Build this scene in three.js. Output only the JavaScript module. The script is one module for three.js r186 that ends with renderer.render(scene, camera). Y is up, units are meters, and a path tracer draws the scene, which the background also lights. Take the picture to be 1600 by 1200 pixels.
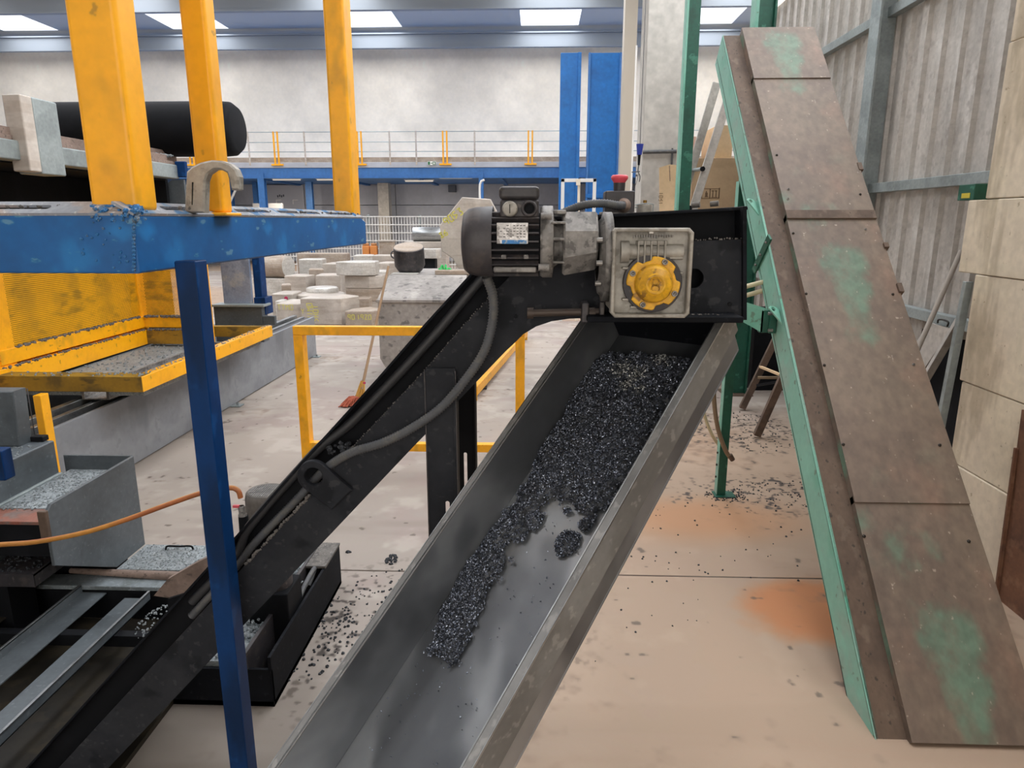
import * as THREE from 'three';
import { RoundedBoxGeometry } from 'three/addons/geometries/RoundedBoxGeometry.js';
import { mergeGeometries } from 'three/addons/utils/BufferGeometryUtils.js';
import { RectAreaLightUniformsLib } from 'three/addons/lights/RectAreaLightUniformsLib.js';

// ---------------------------------------------------------------- camera, light, exposure
const scene = new THREE.Scene();
const FOCAL = 1080, PITCH = THREE.MathUtils.degToRad(-13.28), YAW = THREE.MathUtils.degToRad(2.07);
const EYE = new THREE.Vector3(0, 1.7, 0);
const camera = new THREE.PerspectiveCamera(2 * THREE.MathUtils.radToDeg(Math.atan(600 / FOCAL)), 4 / 3, 0.05, 200);
camera.position.copy(EYE);
camera.rotation.set(PITCH, YAW, 0, 'YXZ');
camera.updateMatrixWorld();
scene.add(camera);
scene.background = new THREE.Color(0xdfe6ea);
const renderer = new THREE.WebGLRenderer({ antialias: true });
renderer.toneMapping = THREE.LinearToneMapping;
renderer.toneMappingExposure = 1.36;
renderer.shadowMap.enabled = true;
RectAreaLightUniformsLib.init();
const ROOF_Y = 9;
const SKYLIGHTS = [[-20, -15.2], [-13.2, -15.2], [-6.4, -15.2], [0.4, -15.2], [6.2, -15.2]];   // x, z of each glazed roof strip
const SKY_W = 2.2, SKY_L = 27.6, SKY_POWER = 3.6;
for (const [x, z] of SKYLIGHTS) {
  const l = new THREE.RectAreaLight(0xf6f8fc, SKY_POWER, SKY_W, SKY_L);
  l.position.set(x, ROOF_Y - 0.06, z);
  l.rotation.x = -Math.PI / 2;
  l.castShadow = true;
  scene.add(l);
}
const BAND = { x: 2.6, y0: 4.0, y1: 7.6, z0: -9.0, z1: 0.6 };               // unseen translucent band, added in the right wall to light right-facing sides
{
  const l = new THREE.RectAreaLight(0xf6f8fc, 2.4, BAND.z1 - BAND.z0, BAND.y1 - BAND.y0);
  l.position.set(BAND.x - 0.03, (BAND.y0 + BAND.y1) / 2, (BAND.z0 + BAND.z1) / 2);
  l.lookAt(-20, l.position.y, l.position.z);
  l.castShadow = true;
  scene.add(l);
}
const ADDED_OPENING = { x0: -3.2, x1: 2.2, y0: 0.4, y1: 4.6, z: 4 };                // unseen opening behind the viewer, added as frontal light
{
  const l = new THREE.RectAreaLight(0xfff6ea, 0.6, ADDED_OPENING.x1 - ADDED_OPENING.x0, ADDED_OPENING.y1 - ADDED_OPENING.y0);
  l.position.set((ADDED_OPENING.x0 + ADDED_OPENING.x1) / 2, (ADDED_OPENING.y0 + ADDED_OPENING.y1) / 2, ADDED_OPENING.z - 0.08);
  l.lookAt(l.position.x, l.position.y, -10);
  l.castShadow = true;
  scene.add(l);
}

// ---------------------------------------------------------------- helpers
let seedState = 12345;
function rnd() { seedState = (seedState * 1664525 + 1013904223) >>> 0; return seedState / 4294967296; }
const rr = (a, b) => a + (b - a) * rnd();
const V = (x, y, z) => new THREE.Vector3(x, y, z);
const inv = camera.matrixWorld.clone();
function ray(px, py) { return V((px - 800) / FOCAL, -(py - 600) / FOCAL, -1).transformDirection(inv); }
const onZ = (px, py, z) => { const d = ray(px, py); return EYE.clone().addScaledVector(d, (z - EYE.z) / d.z); };
const onX = (px, py, x) => { const d = ray(px, py); return EYE.clone().addScaledVector(d, (x - EYE.x) / d.x); };
const onY = (px, py, y) => { const d = ray(px, py); return EYE.clone().addScaledVector(d, (y - EYE.y) / d.y); };

function hash(x, y, s) {
  let h = Math.imul(x, 374761393) + Math.imul(y, 668265263) + Math.imul(s, 2147483647 ^ 0x5bd1e995);
  h = Math.imul(h ^ (h >>> 13), 1274126177); h ^= h >>> 16;
  return (h >>> 0) / 4294967296;
}
function vnoise(x, y, px, py, s) {
  const x0 = Math.floor(x), y0 = Math.floor(y), fx = x - x0, fy = y - y0;
  const u = fx * fx * (3 - 2 * fx), v = fy * fy * (3 - 2 * fy);
  const a = ((x0 % px) + px) % px, b = (a + 1) % px, c = ((y0 % py) + py) % py, d = (c + 1) % py;
  const n0 = hash(a, c, s), n1 = hash(b, c, s), n2 = hash(a, d, s), n3 = hash(b, d, s);
  return n0 + (n1 - n0) * u + (n2 - n0) * v + (n0 - n1 - n2 + n3) * u * v;
}
function fbm(u, v, px, py, oct, s) {
  let a = 0.5, t = 0, w = 0;
  for (let i = 0; i < oct; i++) { t += a * vnoise(u * px, v * py, px, py, s + i * 17); w += a; a *= 0.55; px *= 2; py *= 2; }
  return t / w;
}
const smooth = (a, b, x) => { const t = Math.min(1, Math.max(0, (x - a) / (b - a))); return t * t * (3 - 2 * t); };
const hex = (h) => [(h >> 16) & 255, (h >> 8) & 255, h & 255];
function makeTexture(w, h, fn, srgb = true) {
  const d = new Uint8Array(w * h * 4);
  for (let j = 0; j < h; j++) for (let i = 0; i < w; i++) {
    const c = fn((i + 0.5) / w, (j + 0.5) / h), k = (j * w + i) * 4;
    d[k] = Math.max(0, Math.min(255, c[0])); d[k + 1] = Math.max(0, Math.min(255, c[1])); d[k + 2] = Math.max(0, Math.min(255, c[2])); d[k + 3] = 255;
  }
  const t = new THREE.DataTexture(d, w, h, THREE.RGBAFormat);
  t.wrapS = t.wrapT = THREE.RepeatWrapping; t.magFilter = THREE.LinearFilter; t.minFilter = THREE.LinearMipmapLinearFilter; t.generateMipmaps = true;
  if (srgb) t.colorSpace = THREE.SRGBColorSpace;
  t.needsUpdate = true;
  return t;
}
// a worn surface: base colour, layers of stain or bare metal with shapes of their own, fine grain
function surface(seed, base, layers, o = {}) {
  const size = o.size || 384, tile = o.tile || 0.8, b = hex(base);
  const cols = layers.map((l) => ({ ...l, rgb: hex(l.c) }));
  const bump = new Float32Array(size * size);
  const map = makeTexture(size, size, (u, v) => {
    let r = b[0], g = b[1], bl = b[2], hgt = 0.5;
    cols.forEach((l, i) => {
      const n = fbm(u, v, l.px || l.p, l.py || l.p, l.oct || 4, seed * 31 + i * 101);
      const a = smooth(l.t, l.t + (l.s || 0.1), n) * (l.a ?? 1);
      r += (l.rgb[0] - r) * a; g += (l.rgb[1] - g) * a; bl += (l.rgb[2] - bl) * a; hgt += a * (l.h || 0);
    });
    const gr = (fbm(u, v, 48, 48, 3, seed + 7) - 0.5) * (o.grain ?? 22), gl = (fbm(u, v, 3, 3, 4, seed + 3) - 0.5) * (o.cloud ?? 26);
    const k = 1 + (gr + gl) / 128;
    const ii = Math.floor(u * size), jj = Math.floor(v * size);
    bump[jj * size + ii] = hgt + gr / 255 * 1.5;
    return [r * k, g * k, bl * k];
  });
  map.repeat.set(1 / tile, 1 / tile);
  const m = new THREE.MeshStandardMaterial({ map, roughness: o.rough ?? 0.6, metalness: o.metal ?? 0.0, side: THREE.DoubleSide });
  if (o.bump) {
    const t = makeTexture(size, size, (u, v) => { const q = bump[Math.floor(v * size) * size + Math.floor(u * size)] * 200; return [q, q, q]; }, false);
    t.repeat.set(1 / tile, 1 / tile);
    m.bumpMap = t; m.bumpScale = o.bump;
  }
  return m;
}
const flat = (c, rough = 0.6, metal = 0) => new THREE.MeshStandardMaterial({ color: c, roughness: rough, metalness: metal, side: THREE.DoubleSide });

function boxUV(g) {
  if (g.index) g = g.toNonIndexed();
  for (const k of Object.keys(g.attributes)) if (!['position', 'normal'].includes(k)) g.deleteAttribute(k);
  const p = g.attributes.position, n = p.count, uv = new Float32Array(n * 2);
  if (!g.attributes.normal) g.computeVertexNormals();
  for (let i = 0; i < n; i += 3) {
    const ax = p.getX(i), ay = p.getY(i), az = p.getZ(i);
    const e1 = V(p.getX(i + 1) - ax, p.getY(i + 1) - ay, p.getZ(i + 1) - az), e2 = V(p.getX(i + 2) - ax, p.getY(i + 2) - ay, p.getZ(i + 2) - az);
    e1.cross(e2); const x = Math.abs(e1.x), y = Math.abs(e1.y), z = Math.abs(e1.z);
    for (let k = i; k < i + 3; k++) {
      const X = p.getX(k), Y = p.getY(k), Z = p.getZ(k);
      if (y >= x && y >= z) { uv[2 * k] = X; uv[2 * k + 1] = -Z; } else if (x >= z) { uv[2 * k] = Z; uv[2 * k + 1] = Y; } else { uv[2 * k] = X; uv[2 * k + 1] = Y; }
    }
  }
  g.setAttribute('uv', new THREE.BufferAttribute(uv, 2));
  return g;
}
const names = {};
function unique(name) { const n = names[name] = (names[name] ?? -1) + 1; return n ? `${name}_${String(n).padStart(3, '0')}` : name; }
function join(geos) {
  const list = (Array.isArray(geos) ? geos : [geos]).map(boxUV);
  return list.length === 1 ? list[0] : mergeGeometries(list, false);
}
function rootOf(o) { let r = o; while (r.parent && r.parent !== scene) r = r.parent; return r; }
function thing(name, label, category, pos, group) {
  const g = new THREE.Group(); g.name = unique(name);
  if (pos) g.position.copy(pos);
  g.userData = { label, category }; if (group) g.userData.group = group;
  scene.add(g); return g;
}
function structure(name) { const g = new THREE.Group(); g.name = unique(name); g.userData = { kind: 'structure' }; scene.add(g); return g; }
function part(parent, name, geos, mat, extra) {           // geometry in world coordinates, stored relative to the thing's base
  const g = join(geos), r = rootOf(parent).position;
  g.translate(-r.x, -r.y, -r.z);
  const m = new THREE.Mesh(g, mat); m.name = unique(name); m.castShadow = m.receiveShadow = true;
  if (extra) Object.assign(m.userData, extra);
  parent.add(m); return m;
}
function single(name, geos, mat, label, category, group) { // a thing of one mesh
  const g = join(geos); g.computeBoundingBox(); const b = g.boundingBox;
  const c = V((b.min.x + b.max.x) / 2, b.min.y, (b.min.z + b.max.z) / 2);
  g.translate(-c.x, -c.y, -c.z);
  const m = new THREE.Mesh(g, mat); m.name = unique(name); m.position.copy(c); m.castShadow = m.receiveShadow = true;
  m.userData = { label, category }; if (group) m.userData.group = group;
  scene.add(m); return m;
}
function box(x0, x1, y0, y1, z0, z1, r = 0.003) {
  const w = Math.abs(x1 - x0), h = Math.abs(y1 - y0), d = Math.abs(z1 - z0);
  const g = r > 0 ? new RoundedBoxGeometry(w, h, d, 1, Math.min(r, w * 0.45, h * 0.45, d * 0.45)) : new THREE.BoxGeometry(w, h, d);
  return g.translate((x0 + x1) / 2, (y0 + y1) / 2, (z0 + z1) / 2);
}
function boxPx(x0, y0, x1, y1, z, d, r = 0.003) {          // a box whose front face lies at depth z
  const a = onZ(x0, y0, z), b = onZ(x1, y1, z);
  return box(a.x, b.x, b.y, a.y, z - d, z, r);
}
function extrude(pts, depth, holes = [], bevel = 0) {
  const s = new THREE.Shape(pts.map((p) => new THREE.Vector2(p[0], p[1])));
  for (const h of holes) s.holes.push(h);
  return new THREE.ExtrudeGeometry(s, { depth: depth - 2 * bevel, bevelEnabled: bevel > 0, bevelSize: bevel, bevelThickness: bevel, bevelSegments: 1, bevelOffset: -bevel, curveSegments: 20 }).translate(0, 0, bevel);
}
const polyZ = (pts, z, depth, holes, bevel) => extrude(pts, depth, holes, bevel).translate(0, 0, z - depth);       // x,y outline; front face at z
const polyPx = (px, z, depth, holes, bevel) => polyZ(px.map((p) => { const q = onZ(p[0], p[1], z); return [q.x, q.y]; }), z, depth, holes, bevel);
function polyX(pts, x, thick, bevel = 0) {                 // z,y outline; occupies x .. x+thick
  return extrude(pts.map((p) => [-p[0], p[1]]), thick, [], bevel).rotateY(Math.PI / 2).translate(x, 0, 0);
}
function polyY(pts, y, h, bevel = 0) {                     // x,z outline; occupies y .. y+h
  return extrude(pts.map((p) => [p[0], -p[1]]), h, [], bevel).rotateX(-Math.PI / 2).translate(0, y, 0);
}
function basis(o, ex, ey, ez) { return new THREE.Matrix4().makeBasis(ex, ey, ez).setPosition(o); }
function bar(a, b, w, h, up = V(0, 1, 0), r = 0.002) {     // w across, h along up
  const d = b.clone().sub(a), L = d.length(); d.normalize();
  const ex = new THREE.Vector3().crossVectors(up, d); if (ex.length() < 1e-4) ex.set(1, 0, 0); ex.normalize();
  const ey = new THREE.Vector3().crossVectors(d, ex);
  const g = r > 0 ? new RoundedBoxGeometry(w, h, L, 1, Math.min(r, w * 0.45, h * 0.45)) : new THREE.BoxGeometry(w, h, L);
  return g.applyMatrix4(basis(a.clone().add(b).multiplyScalar(0.5), ex, ey, d));
}
function cyl(a, b, r0, r1 = r0, seg = 20, open = false) {
  const d = b.clone().sub(a), L = d.length(); d.normalize();
  const g = new THREE.CylinderGeometry(r1, r0, L, seg, 1, open);
  g.applyQuaternion(new THREE.Quaternion().setFromUnitVectors(V(0, 1, 0), d));
  return g.translate((a.x + b.x) / 2, (a.y + b.y) / 2, (a.z + b.z) / 2);
}
function lathe(prof, a, dir, seg = 36) {                   // prof: [radius, along]
  const g = new THREE.LatheGeometry(prof.map((p) => new THREE.Vector2(p[0], p[1])), seg);
  g.applyQuaternion(new THREE.Quaternion().setFromUnitVectors(V(0, 1, 0), dir.clone().normalize()));
  return g.translate(a.x, a.y, a.z);
}
function tube(pts, r, seg = 60, rad = 10, rib = 0, pitch = 0.006) {
  const c = new THREE.CatmullRomCurve3(pts, false, 'centripetal'), L = c.getLength();
  if (rib) seg = Math.min(900, Math.round(L / pitch) * 2);
  const g = new THREE.TubeGeometry(c, seg, r, rad, false);
  if (rib) {
    const p = g.attributes.position, q = V(0, 0, 0);
    for (let i = 0; i <= seg; i++) { const ctr = c.getPointAt(i / seg); if (i % 2) for (let j = 0; j <= rad; j++) { const k = i * (rad + 1) + j; q.fromBufferAttribute(p, k).sub(ctr).multiplyScalar(1 - rib).add(ctr); p.setXYZ(k, q.x, q.y, q.z); } }
    g.computeVertexNormals();
  }
  return g;
}
function sphere(c, r, sx = 1, sy = 1, sz = 1, seg = 10) { return new THREE.SphereGeometry(r, seg, Math.max(5, seg * 0.7 | 0)).scale(sx, sy, sz).translate(c.x, c.y, c.z); }
function circleHole(x, y, r) { const p = new THREE.Path(); p.absarc(x, y, r, 0, Math.PI * 2, true); return p; }
function slotHole(x0, x1, y, r) { const p = new THREE.Path(); p.moveTo(x0 + r, y - r); p.lineTo(x1 - r, y - r); p.absarc(x1 - r, y, r, -Math.PI / 2, Math.PI / 2, false); p.lineTo(x0 + r, y + r); p.absarc(x0 + r, y, r, Math.PI / 2, Math.PI * 1.5, false); return p; }
function lump(c, r, s, seg = 8) {                          // an irregular blob
  const g = new THREE.IcosahedronGeometry(r, 2), p = g.attributes.position;
  for (let i = 0; i < p.count; i++) { const q = V(p.getX(i), p.getY(i), p.getZ(i)); const k = 0.7 + 0.6 * hash(Math.round(q.x / r * 5), Math.round(q.y / r * 5), s + Math.round(q.z / r * 5)); p.setXYZ(i, q.x * k, q.y * k, q.z * k); }
  g.computeVertexNormals(); return g.translate(c.x, c.y, c.z);
}
// hand writing as thin strokes: letters on a small grid, laid on a plane
const GLYPH = { '1': [[.4, 0, .4, 1]], '2': [[0, .9, .7, 1], [.7, 1, .7, .6], [.7, .6, 0, 0], [0, 0, .8, 0]], '3': [[0, 1, .7, 1], [.7, 1, .3, .55], [.3, .55, .7, .4], [.7, .4, .6, 0], [.6, 0, 0, 0]], '0': [[0, 0, 0, 1], [0, 1, .7, 1], [.7, 1, .7, 0], [.7, 0, 0, 0]], '9': [[.7, .5, 0, .5], [0, .5, 0, 1], [0, 1, .7, 1], [.7, 1, .6, 0]], 'M': [[0, 0, 0, 1], [0, 1, .4, .5], [.4, .5, .8, 1], [.8, 1, .8, 0]], 'O': [[0, 0, 0, 1], [0, 1, .7, 1], [.7, 1, .7, 0], [.7, 0, 0, 0]], 'H': [[0, 0, 0, 1], [.7, 0, .7, 1], [0, .5, .7, .5]], 'T': [[.4, 0, .4, 1], [0, 1, .8, 1]], 'Z': [[0, 1, .7, 1], [.7, 1, 0, 0], [0, 0, .8, 0]], 'S': [[.7, 1, 0, .9], [0, .9, .7, .4], [.7, .4, 0, 0]], 'I': [[.4, 0, .4, 1]], '5': [[.7, 1, 0, 1], [0, 1, 0, .6], [0, .6, .7, .4], [.7, .4, 0, 0]], '8': [[0, 0, .7, 1], [.7, 1, 0, 1], [0, 1, .7, 0], [.7, 0, 0, 0]], '6': [[.7, 1, 0, .6], [0, .6, 0, 0], [0, 0, .7, 0], [.7, 0, .7, .5], [.7, .5, 0, .5]], 'Y': [[0, 1, .4, .5], [.8, 1, .4, .5], [.4, .5, .4, 0]] };
function scribble(text, o, ex, ey, size, w) {
  const out = [], n = new THREE.Vector3().crossVectors(ex, ey).normalize(); let x = 0;
  for (const ch of text) {
    for (const s of GLYPH[ch] || []) {
      const P = (a, b) => o.clone().addScaledVector(ex, (x + a * 0.75) * size).addScaledVector(ey, b * size).addScaledVector(n, 0.001);
      out.push(bar(P(s[0], s[1]), P(s[2], s[3]), w, 0.0012, n, 0));
    }
    x += ch === ' ' ? 0.5 : 0.85;
  }
  return out;
}

// ---------------------------------------------------------------- materials
const M = {};
M.blue = surface(1, 0x005c9e, [{ c: 0x00487f, p: 3, t: 0.42, s: 0.3, a: 0.6 }, { c: 0x3c5670, p: 3, t: 0.52, s: 0.3, a: 0.6 }, { c: 0x1a7fc4, p: 5, t: 0.56, s: 0.2, a: 0.6 }, { c: 0x8aa0b0, px: 14, py: 30, t: 0.72, s: 0.08, a: 0.6 }], { tile: 0.6, rough: 0.52, bump: 0.001, grain: 10 });
M.bluePost = surface(2, 0x063263, [{ c: 0x06203f, py: 2, px: 6, t: 0.42, s: 0.3, a: 0.7 }, { c: 0x1a5494, p: 6, t: 0.6, s: 0.15, a: 0.5 }], { tile: 0.5, rough: 0.5, grain: 10 });
M.blueFar = surface(3, 0x3d74b4, [{ c: 0x3569a8, p: 4, t: 0.5, s: 0.2, a: 0.5 }], { tile: 3, rough: 0.5, size: 128 });
M.blueGate = surface(4, 0x1668b0, [{ c: 0x125a9c, p: 4, t: 0.5, s: 0.2, a: 0.5 }], { tile: 3, rough: 0.5, size: 128 });
M.yellow = surface(5, 0xffb30f, [{ c: 0xeaa01e, p: 4, t: 0.45, s: 0.3, a: 0.6 }, { c: 0xc08e30, px: 5, py: 3, t: 0.6, s: 0.2, a: 0.5 }, { c: 0x8a6a2c, p: 18, t: 0.76, s: 0.08, a: 0.5 }], { tile: 0.7, rough: 0.4, grain: 8, cloud: 10 });
M.yellowOld = surface(6, 0xf2b010, [{ c: 0xc09020, p: 5, t: 0.45, s: 0.3, a: 0.6 }, { c: 0x80662a, px: 6, py: 14, t: 0.58, s: 0.25, a: 0.45 }], { tile: 0.9, rough: 0.55, grain: 12, cloud: 14 });
M.black = surface(7, 0x0d1016, [{ c: 0x15181f, p: 4, t: 0.45, s: 0.25, a: 0.6 }, { c: 0x080a0f, p: 6, t: 0.5, s: 0.2, a: 0.7 }, { c: 0x2c2d31, p: 26, t: 0.68, s: 0.1, a: 0.6 }], { tile: 0.45, rough: 0.75, metal: 0.0, bump: 0.0006, grain: 14 });
M.blackDeep = surface(8, 0x101216, [{ c: 0x1a1b20, p: 5, t: 0.5, s: 0.2, a: 0.5 }], { tile: 0.5, rough: 0.72, size: 128 });
M.rubber = surface(9, 0x515357, [{ c: 0x67655f, p: 9, t: 0.5, s: 0.2, a: 0.6 }], { tile: 0.2, rough: 0.6, size: 128 });
M.cowl = surface(10, 0x3b383b, [{ c: 0x201f22, p: 3, t: 0.42, s: 0.3, a: 0.6 }, { c: 0x544c47, p: 6, t: 0.56, s: 0.2, a: 0.5 }, { c: 0x756b63, p: 12, t: 0.68, s: 0.1, a: 0.5 }], { tile: 0.25, rough: 0.5, metal: 0.05, bump: 0.0003 });
M.castGrey = surface(11, 0x807d7a, [{ c: 0x575552, p: 4, t: 0.42, s: 0.3, a: 0.7 }, { c: 0x9a9792, p: 12, t: 0.52, s: 0.2, a: 0.6 }, { c: 0x403e3d, p: 20, t: 0.56, s: 0.16, a: 0.6 }], { tile: 0.25, rough: 0.55, metal: 0.1, bump: 0.0005, grain: 22 });
M.castLight = surface(12, 0x9f9b93, [{ c: 0x77736a, p: 5, t: 0.42, s: 0.3, a: 0.7 }, { c: 0x6d6961, p: 14, t: 0.58, s: 0.2, a: 0.6 }, { c: 0xafaba2, p: 9, t: 0.56, s: 0.2, a: 0.5 }], { tile: 0.25, rough: 0.5, metal: 0.15, bump: 0.0003, grain: 14 });
M.coverYellow = surface(13, 0xe2ab1c, [{ c: 0xb5831f, p: 6, t: 0.45, s: 0.25, a: 0.6 }, { c: 0x6e4c26, p: 7, t: 0.58, s: 0.16, a: 0.75 }], { tile: 0.16, rough: 0.45, bump: 0.0003 });
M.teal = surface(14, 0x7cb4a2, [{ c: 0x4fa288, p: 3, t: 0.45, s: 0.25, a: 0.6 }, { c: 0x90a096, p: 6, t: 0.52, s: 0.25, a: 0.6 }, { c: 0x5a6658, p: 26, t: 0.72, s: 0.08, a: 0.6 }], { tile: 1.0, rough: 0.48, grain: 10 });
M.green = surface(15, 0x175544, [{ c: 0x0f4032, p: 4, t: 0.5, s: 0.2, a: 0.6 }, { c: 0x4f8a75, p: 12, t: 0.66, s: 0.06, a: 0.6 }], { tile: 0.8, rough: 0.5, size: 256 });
M.rusty = surface(16, 0x6c5d52, [{ c: 0x5b4c41, p: 4, t: 0.42, s: 0.3, a: 0.7 }, { c: 0x7a6c5d, p: 5, t: 0.48, s: 0.3, a: 0.6 }, { c: 0x6c7d6b, p: 4, oct: 6, t: 0.5, s: 0.25, a: 0.5 }, { c: 0x5f8f78, p: 5, oct: 6, t: 0.6, s: 0.2, a: 0.6 }, { c: 0x90705f, p: 6, oct: 6, t: 0.56, s: 0.25, a: 0.4 }, { c: 0xb9ad9e, p: 70, t: 0.78, s: 0.06, a: 0.6 }], { tile: 1.25, size: 768, rough: 0.55, metal: 0.0, bump: 0.0005, grain: 30 });
M.rustDark = surface(17, 0x5c4b3e, [{ c: 0x48392f, p: 5, t: 0.45, s: 0.25, a: 0.7 }, { c: 0x6f6052, p: 12, t: 0.56, s: 0.16, a: 0.5 }, { c: 0x2f2721, p: 40, t: 0.7, s: 0.08, a: 0.7 }], { tile: 0.6, rough: 0.7, bump: 0.001 });
M.brownSteel = surface(18, 0x5d4c40, [{ c: 0x43372f, p: 5, t: 0.5, s: 0.16, a: 0.7 }], { tile: 0.6, rough: 0.65, size: 128 });
M.chute = surface(19, 0x9da0a3, [{ c: 0x6a6d72, p: 3, oct: 5, t: 0.4, s: 0.25, a: 0.75 }, { c: 0x4a4d52, px: 5, py: 3, t: 0.52, s: 0.2, a: 0.6 }], { tile: 1.0, rough: 0.42, metal: 0.7, grain: 6, cloud: 20 });
M.chuteSide = surface(20, 0x7a7a79, [{ c: 0x5d5c5a, p: 4, t: 0.42, s: 0.3, a: 0.6 }, { c: 0xa2a09c, p: 30, t: 0.62, s: 0.12, a: 0.5 }], { tile: 0.6, rough: 0.45, metal: 0.1, grain: 14 });
M.greyPaint = surface(21, 0x83878d, [{ c: 0x6c7076, px: 5, py: 2, t: 0.5, s: 0.2, a: 0.6 }, { c: 0x9a9ea3, p: 3, t: 0.6, s: 0.14, a: 0.5 }, { c: 0x74787d, p: 18, t: 0.66, s: 0.1, a: 0.4 }], { tile: 1.4, rough: 0.42, metal: 0.15, grain: 10 });
M.greyMachine = surface(22, 0x565d62, [{ c: 0x42484c, p: 3, t: 0.42, s: 0.3, a: 0.6 }, { c: 0x7b8185, p: 60, t: 0.7, s: 0.1, a: 0.5 }], { tile: 0.8, rough: 0.45 });
M.bareSteel = surface(23, 0xa6a9ab, [{ c: 0x7a7d80, px: 2, py: 9, t: 0.5, s: 0.2, a: 0.6 }], { tile: 0.5, rough: 0.32, metal: 0.85, size: 256 });
M.alu = surface(24, 0xb8afa6, [{ c: 0xa3968a, px: 3, py: 24, t: 0.45, s: 0.2, a: 0.5 }, { c: 0xcfc9c1, p: 4, t: 0.5, s: 0.25, a: 0.5 }], { tile: 0.9, rough: 0.5, metal: 0.05, grain: 12, size: 256 });
M.aluBright = surface(25, 0xd0cdc8, [{ c: 0xb8b2aa, px: 4, py: 18, t: 0.52, s: 0.16, a: 0.5 }], { tile: 0.7, rough: 0.35, metal: 0.25, size: 256 });
M.aluBrown = surface(26, 0xa99b8e, [{ c: 0x94826f, px: 3, py: 30, t: 0.45, s: 0.2, a: 0.5 }, { c: 0xc2b8ac, p: 4, t: 0.5, s: 0.25, a: 0.5 }], { tile: 0.9, rough: 0.55, metal: 0.05, size: 256 });
M.dusty = surface(27, 0xa29d99, [{ c: 0x86827f, p: 3, t: 0.42, s: 0.3, a: 0.6 }, { c: 0x5e5c5c, p: 26, t: 0.62, s: 0.14, a: 0.6 }, { c: 0xb9b3ae, p: 6, t: 0.54, s: 0.2, a: 0.5 }], { tile: 1.5, rough: 0.85, grain: 26, bump: 0.002 });
M.concrete = surface(28, 0xb6b3ad, [{ c: 0x9d9a95, p: 3, t: 0.5, s: 0.2, a: 0.6 }, { c: 0xc6c3bd, p: 5, t: 0.6, s: 0.14, a: 0.5 }], { tile: 3, rough: 0.9, bump: 0.002 });
M.blockwork = surface(29, 0xcfc2ae, [{ c: 0xa89a80, px: 5, py: 2, t: 0.42, s: 0.3, a: 0.6 }, { c: 0xd0c5ae, p: 4, t: 0.5, s: 0.25, a: 0.6 }, { c: 0x9b8d77, px: 14, py: 3, t: 0.55, s: 0.2, a: 0.5 }, { c: 0x86765f, p: 50, t: 0.78, s: 0.05, a: 0.5 }], { tile: 1.4, size: 512, rough: 0.9, bump: 0.0015, grain: 14 });
M.sheet = surface(30, 0xb4afa9, [{ c: 0x9a958f, px: 8, py: 2, t: 0.42, s: 0.3, a: 0.6 }, { c: 0xcac7c3, px: 14, py: 3, t: 0.56, s: 0.2, a: 0.6 }, { c: 0x857e78, p: 18, t: 0.6, s: 0.2, a: 0.4 }], { tile: 1.2, rough: 0.5, metal: 0.15 });
M.galv = surface(31, 0x9aa3a4, [{ c: 0x848d8e, p: 5, t: 0.5, s: 0.2, a: 0.6 }], { tile: 0.7, rough: 0.45, metal: 0.4, size: 128 });
M.cream = surface(32, 0xf6ead6, [{ c: 0xeee2ce, p: 3, t: 0.5, s: 0.2, a: 0.5 }], { tile: 4, rough: 0.9, size: 128, grain: 6 });
M.wallGrey = surface(33, 0xb4b8c2, [{ c: 0xa6aab4, p: 3, t: 0.45, s: 0.3, a: 0.5 }], { tile: 4, rough: 0.9, size: 128, grain: 8 });
M.carton = surface(34, 0xb59a7c, [{ c: 0xa68b6d, px: 2, py: 4, t: 0.5, s: 0.2, a: 0.5 }], { tile: 0.9, rough: 0.9, size: 128, grain: 8 });
M.cartonPale = surface(35, 0xdcbf9a, [{ c: 0xcdb08a, px: 2, py: 4, t: 0.5, s: 0.2, a: 0.5 }], { tile: 0.9, rough: 0.9, size: 128, grain: 8 });
M.roof = flat(0xb9bcbe, 0.8); M.roofBeam = flat(0x8d949b, 0.6, 0.2);
M.white = flat(0xe8e8e6, 0.6); M.darkGlass = flat(0x1d2a33, 0.2);
M.dust = surface(36, 0x6f6b67, [{ c: 0x52504e, p: 12, t: 0.45, s: 0.2, a: 0.7 }, { c: 0x96938e, p: 30, t: 0.64, s: 0.1, a: 0.6 }], { tile: 0.3, rough: 0.9, bump: 0.002, grain: 30 });
M.chips = surface(37, 0x868d90, [{ c: 0x6d7478, p: 40, t: 0.45, s: 0.2, a: 0.6 }, { c: 0xc2c8ca, p: 64, t: 0.64, s: 0.1, a: 0.7 }], { tile: 0.4, rough: 0.6, metal: 0.15, bump: 0.003, grain: 40 });
M.swarf = new THREE.MeshStandardMaterial({ color: 0x8a8e96, roughness: 0.3, metalness: 0.85, side: THREE.DoubleSide });
M.swarfBed = surface(38, 0x34373c, [{ c: 0x52565d, p: 40, t: 0.52, s: 0.12, a: 0.8 }, { c: 0x1c1d20, p: 24, t: 0.55, s: 0.12, a: 0.7 }], { tile: 0.3, rough: 0.5, metal: 0.3, bump: 0.004 });
M.redPlastic = flat(0xd8505c, 0.4); M.steelBolt = flat(0x8d8a86, 0.4, 0.7); M.darkBolt = flat(0x35332f, 0.5, 0.5);
M.chalk = flat(0xd6cf6a, 0.9); M.chalkRed = flat(0xb53058, 0.9); M.ink = flat(0x6a5440, 0.9);
M.redRust = surface(63, 0x8a5a4c, [{ c: 0x6f6a68, p: 6, t: 0.45, s: 0.25, a: 0.7 }, { c: 0x9b4f40, p: 5, t: 0.52, s: 0.2, a: 0.5 }], { tile: 0.4, rough: 0.8, size: 256 });
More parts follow.
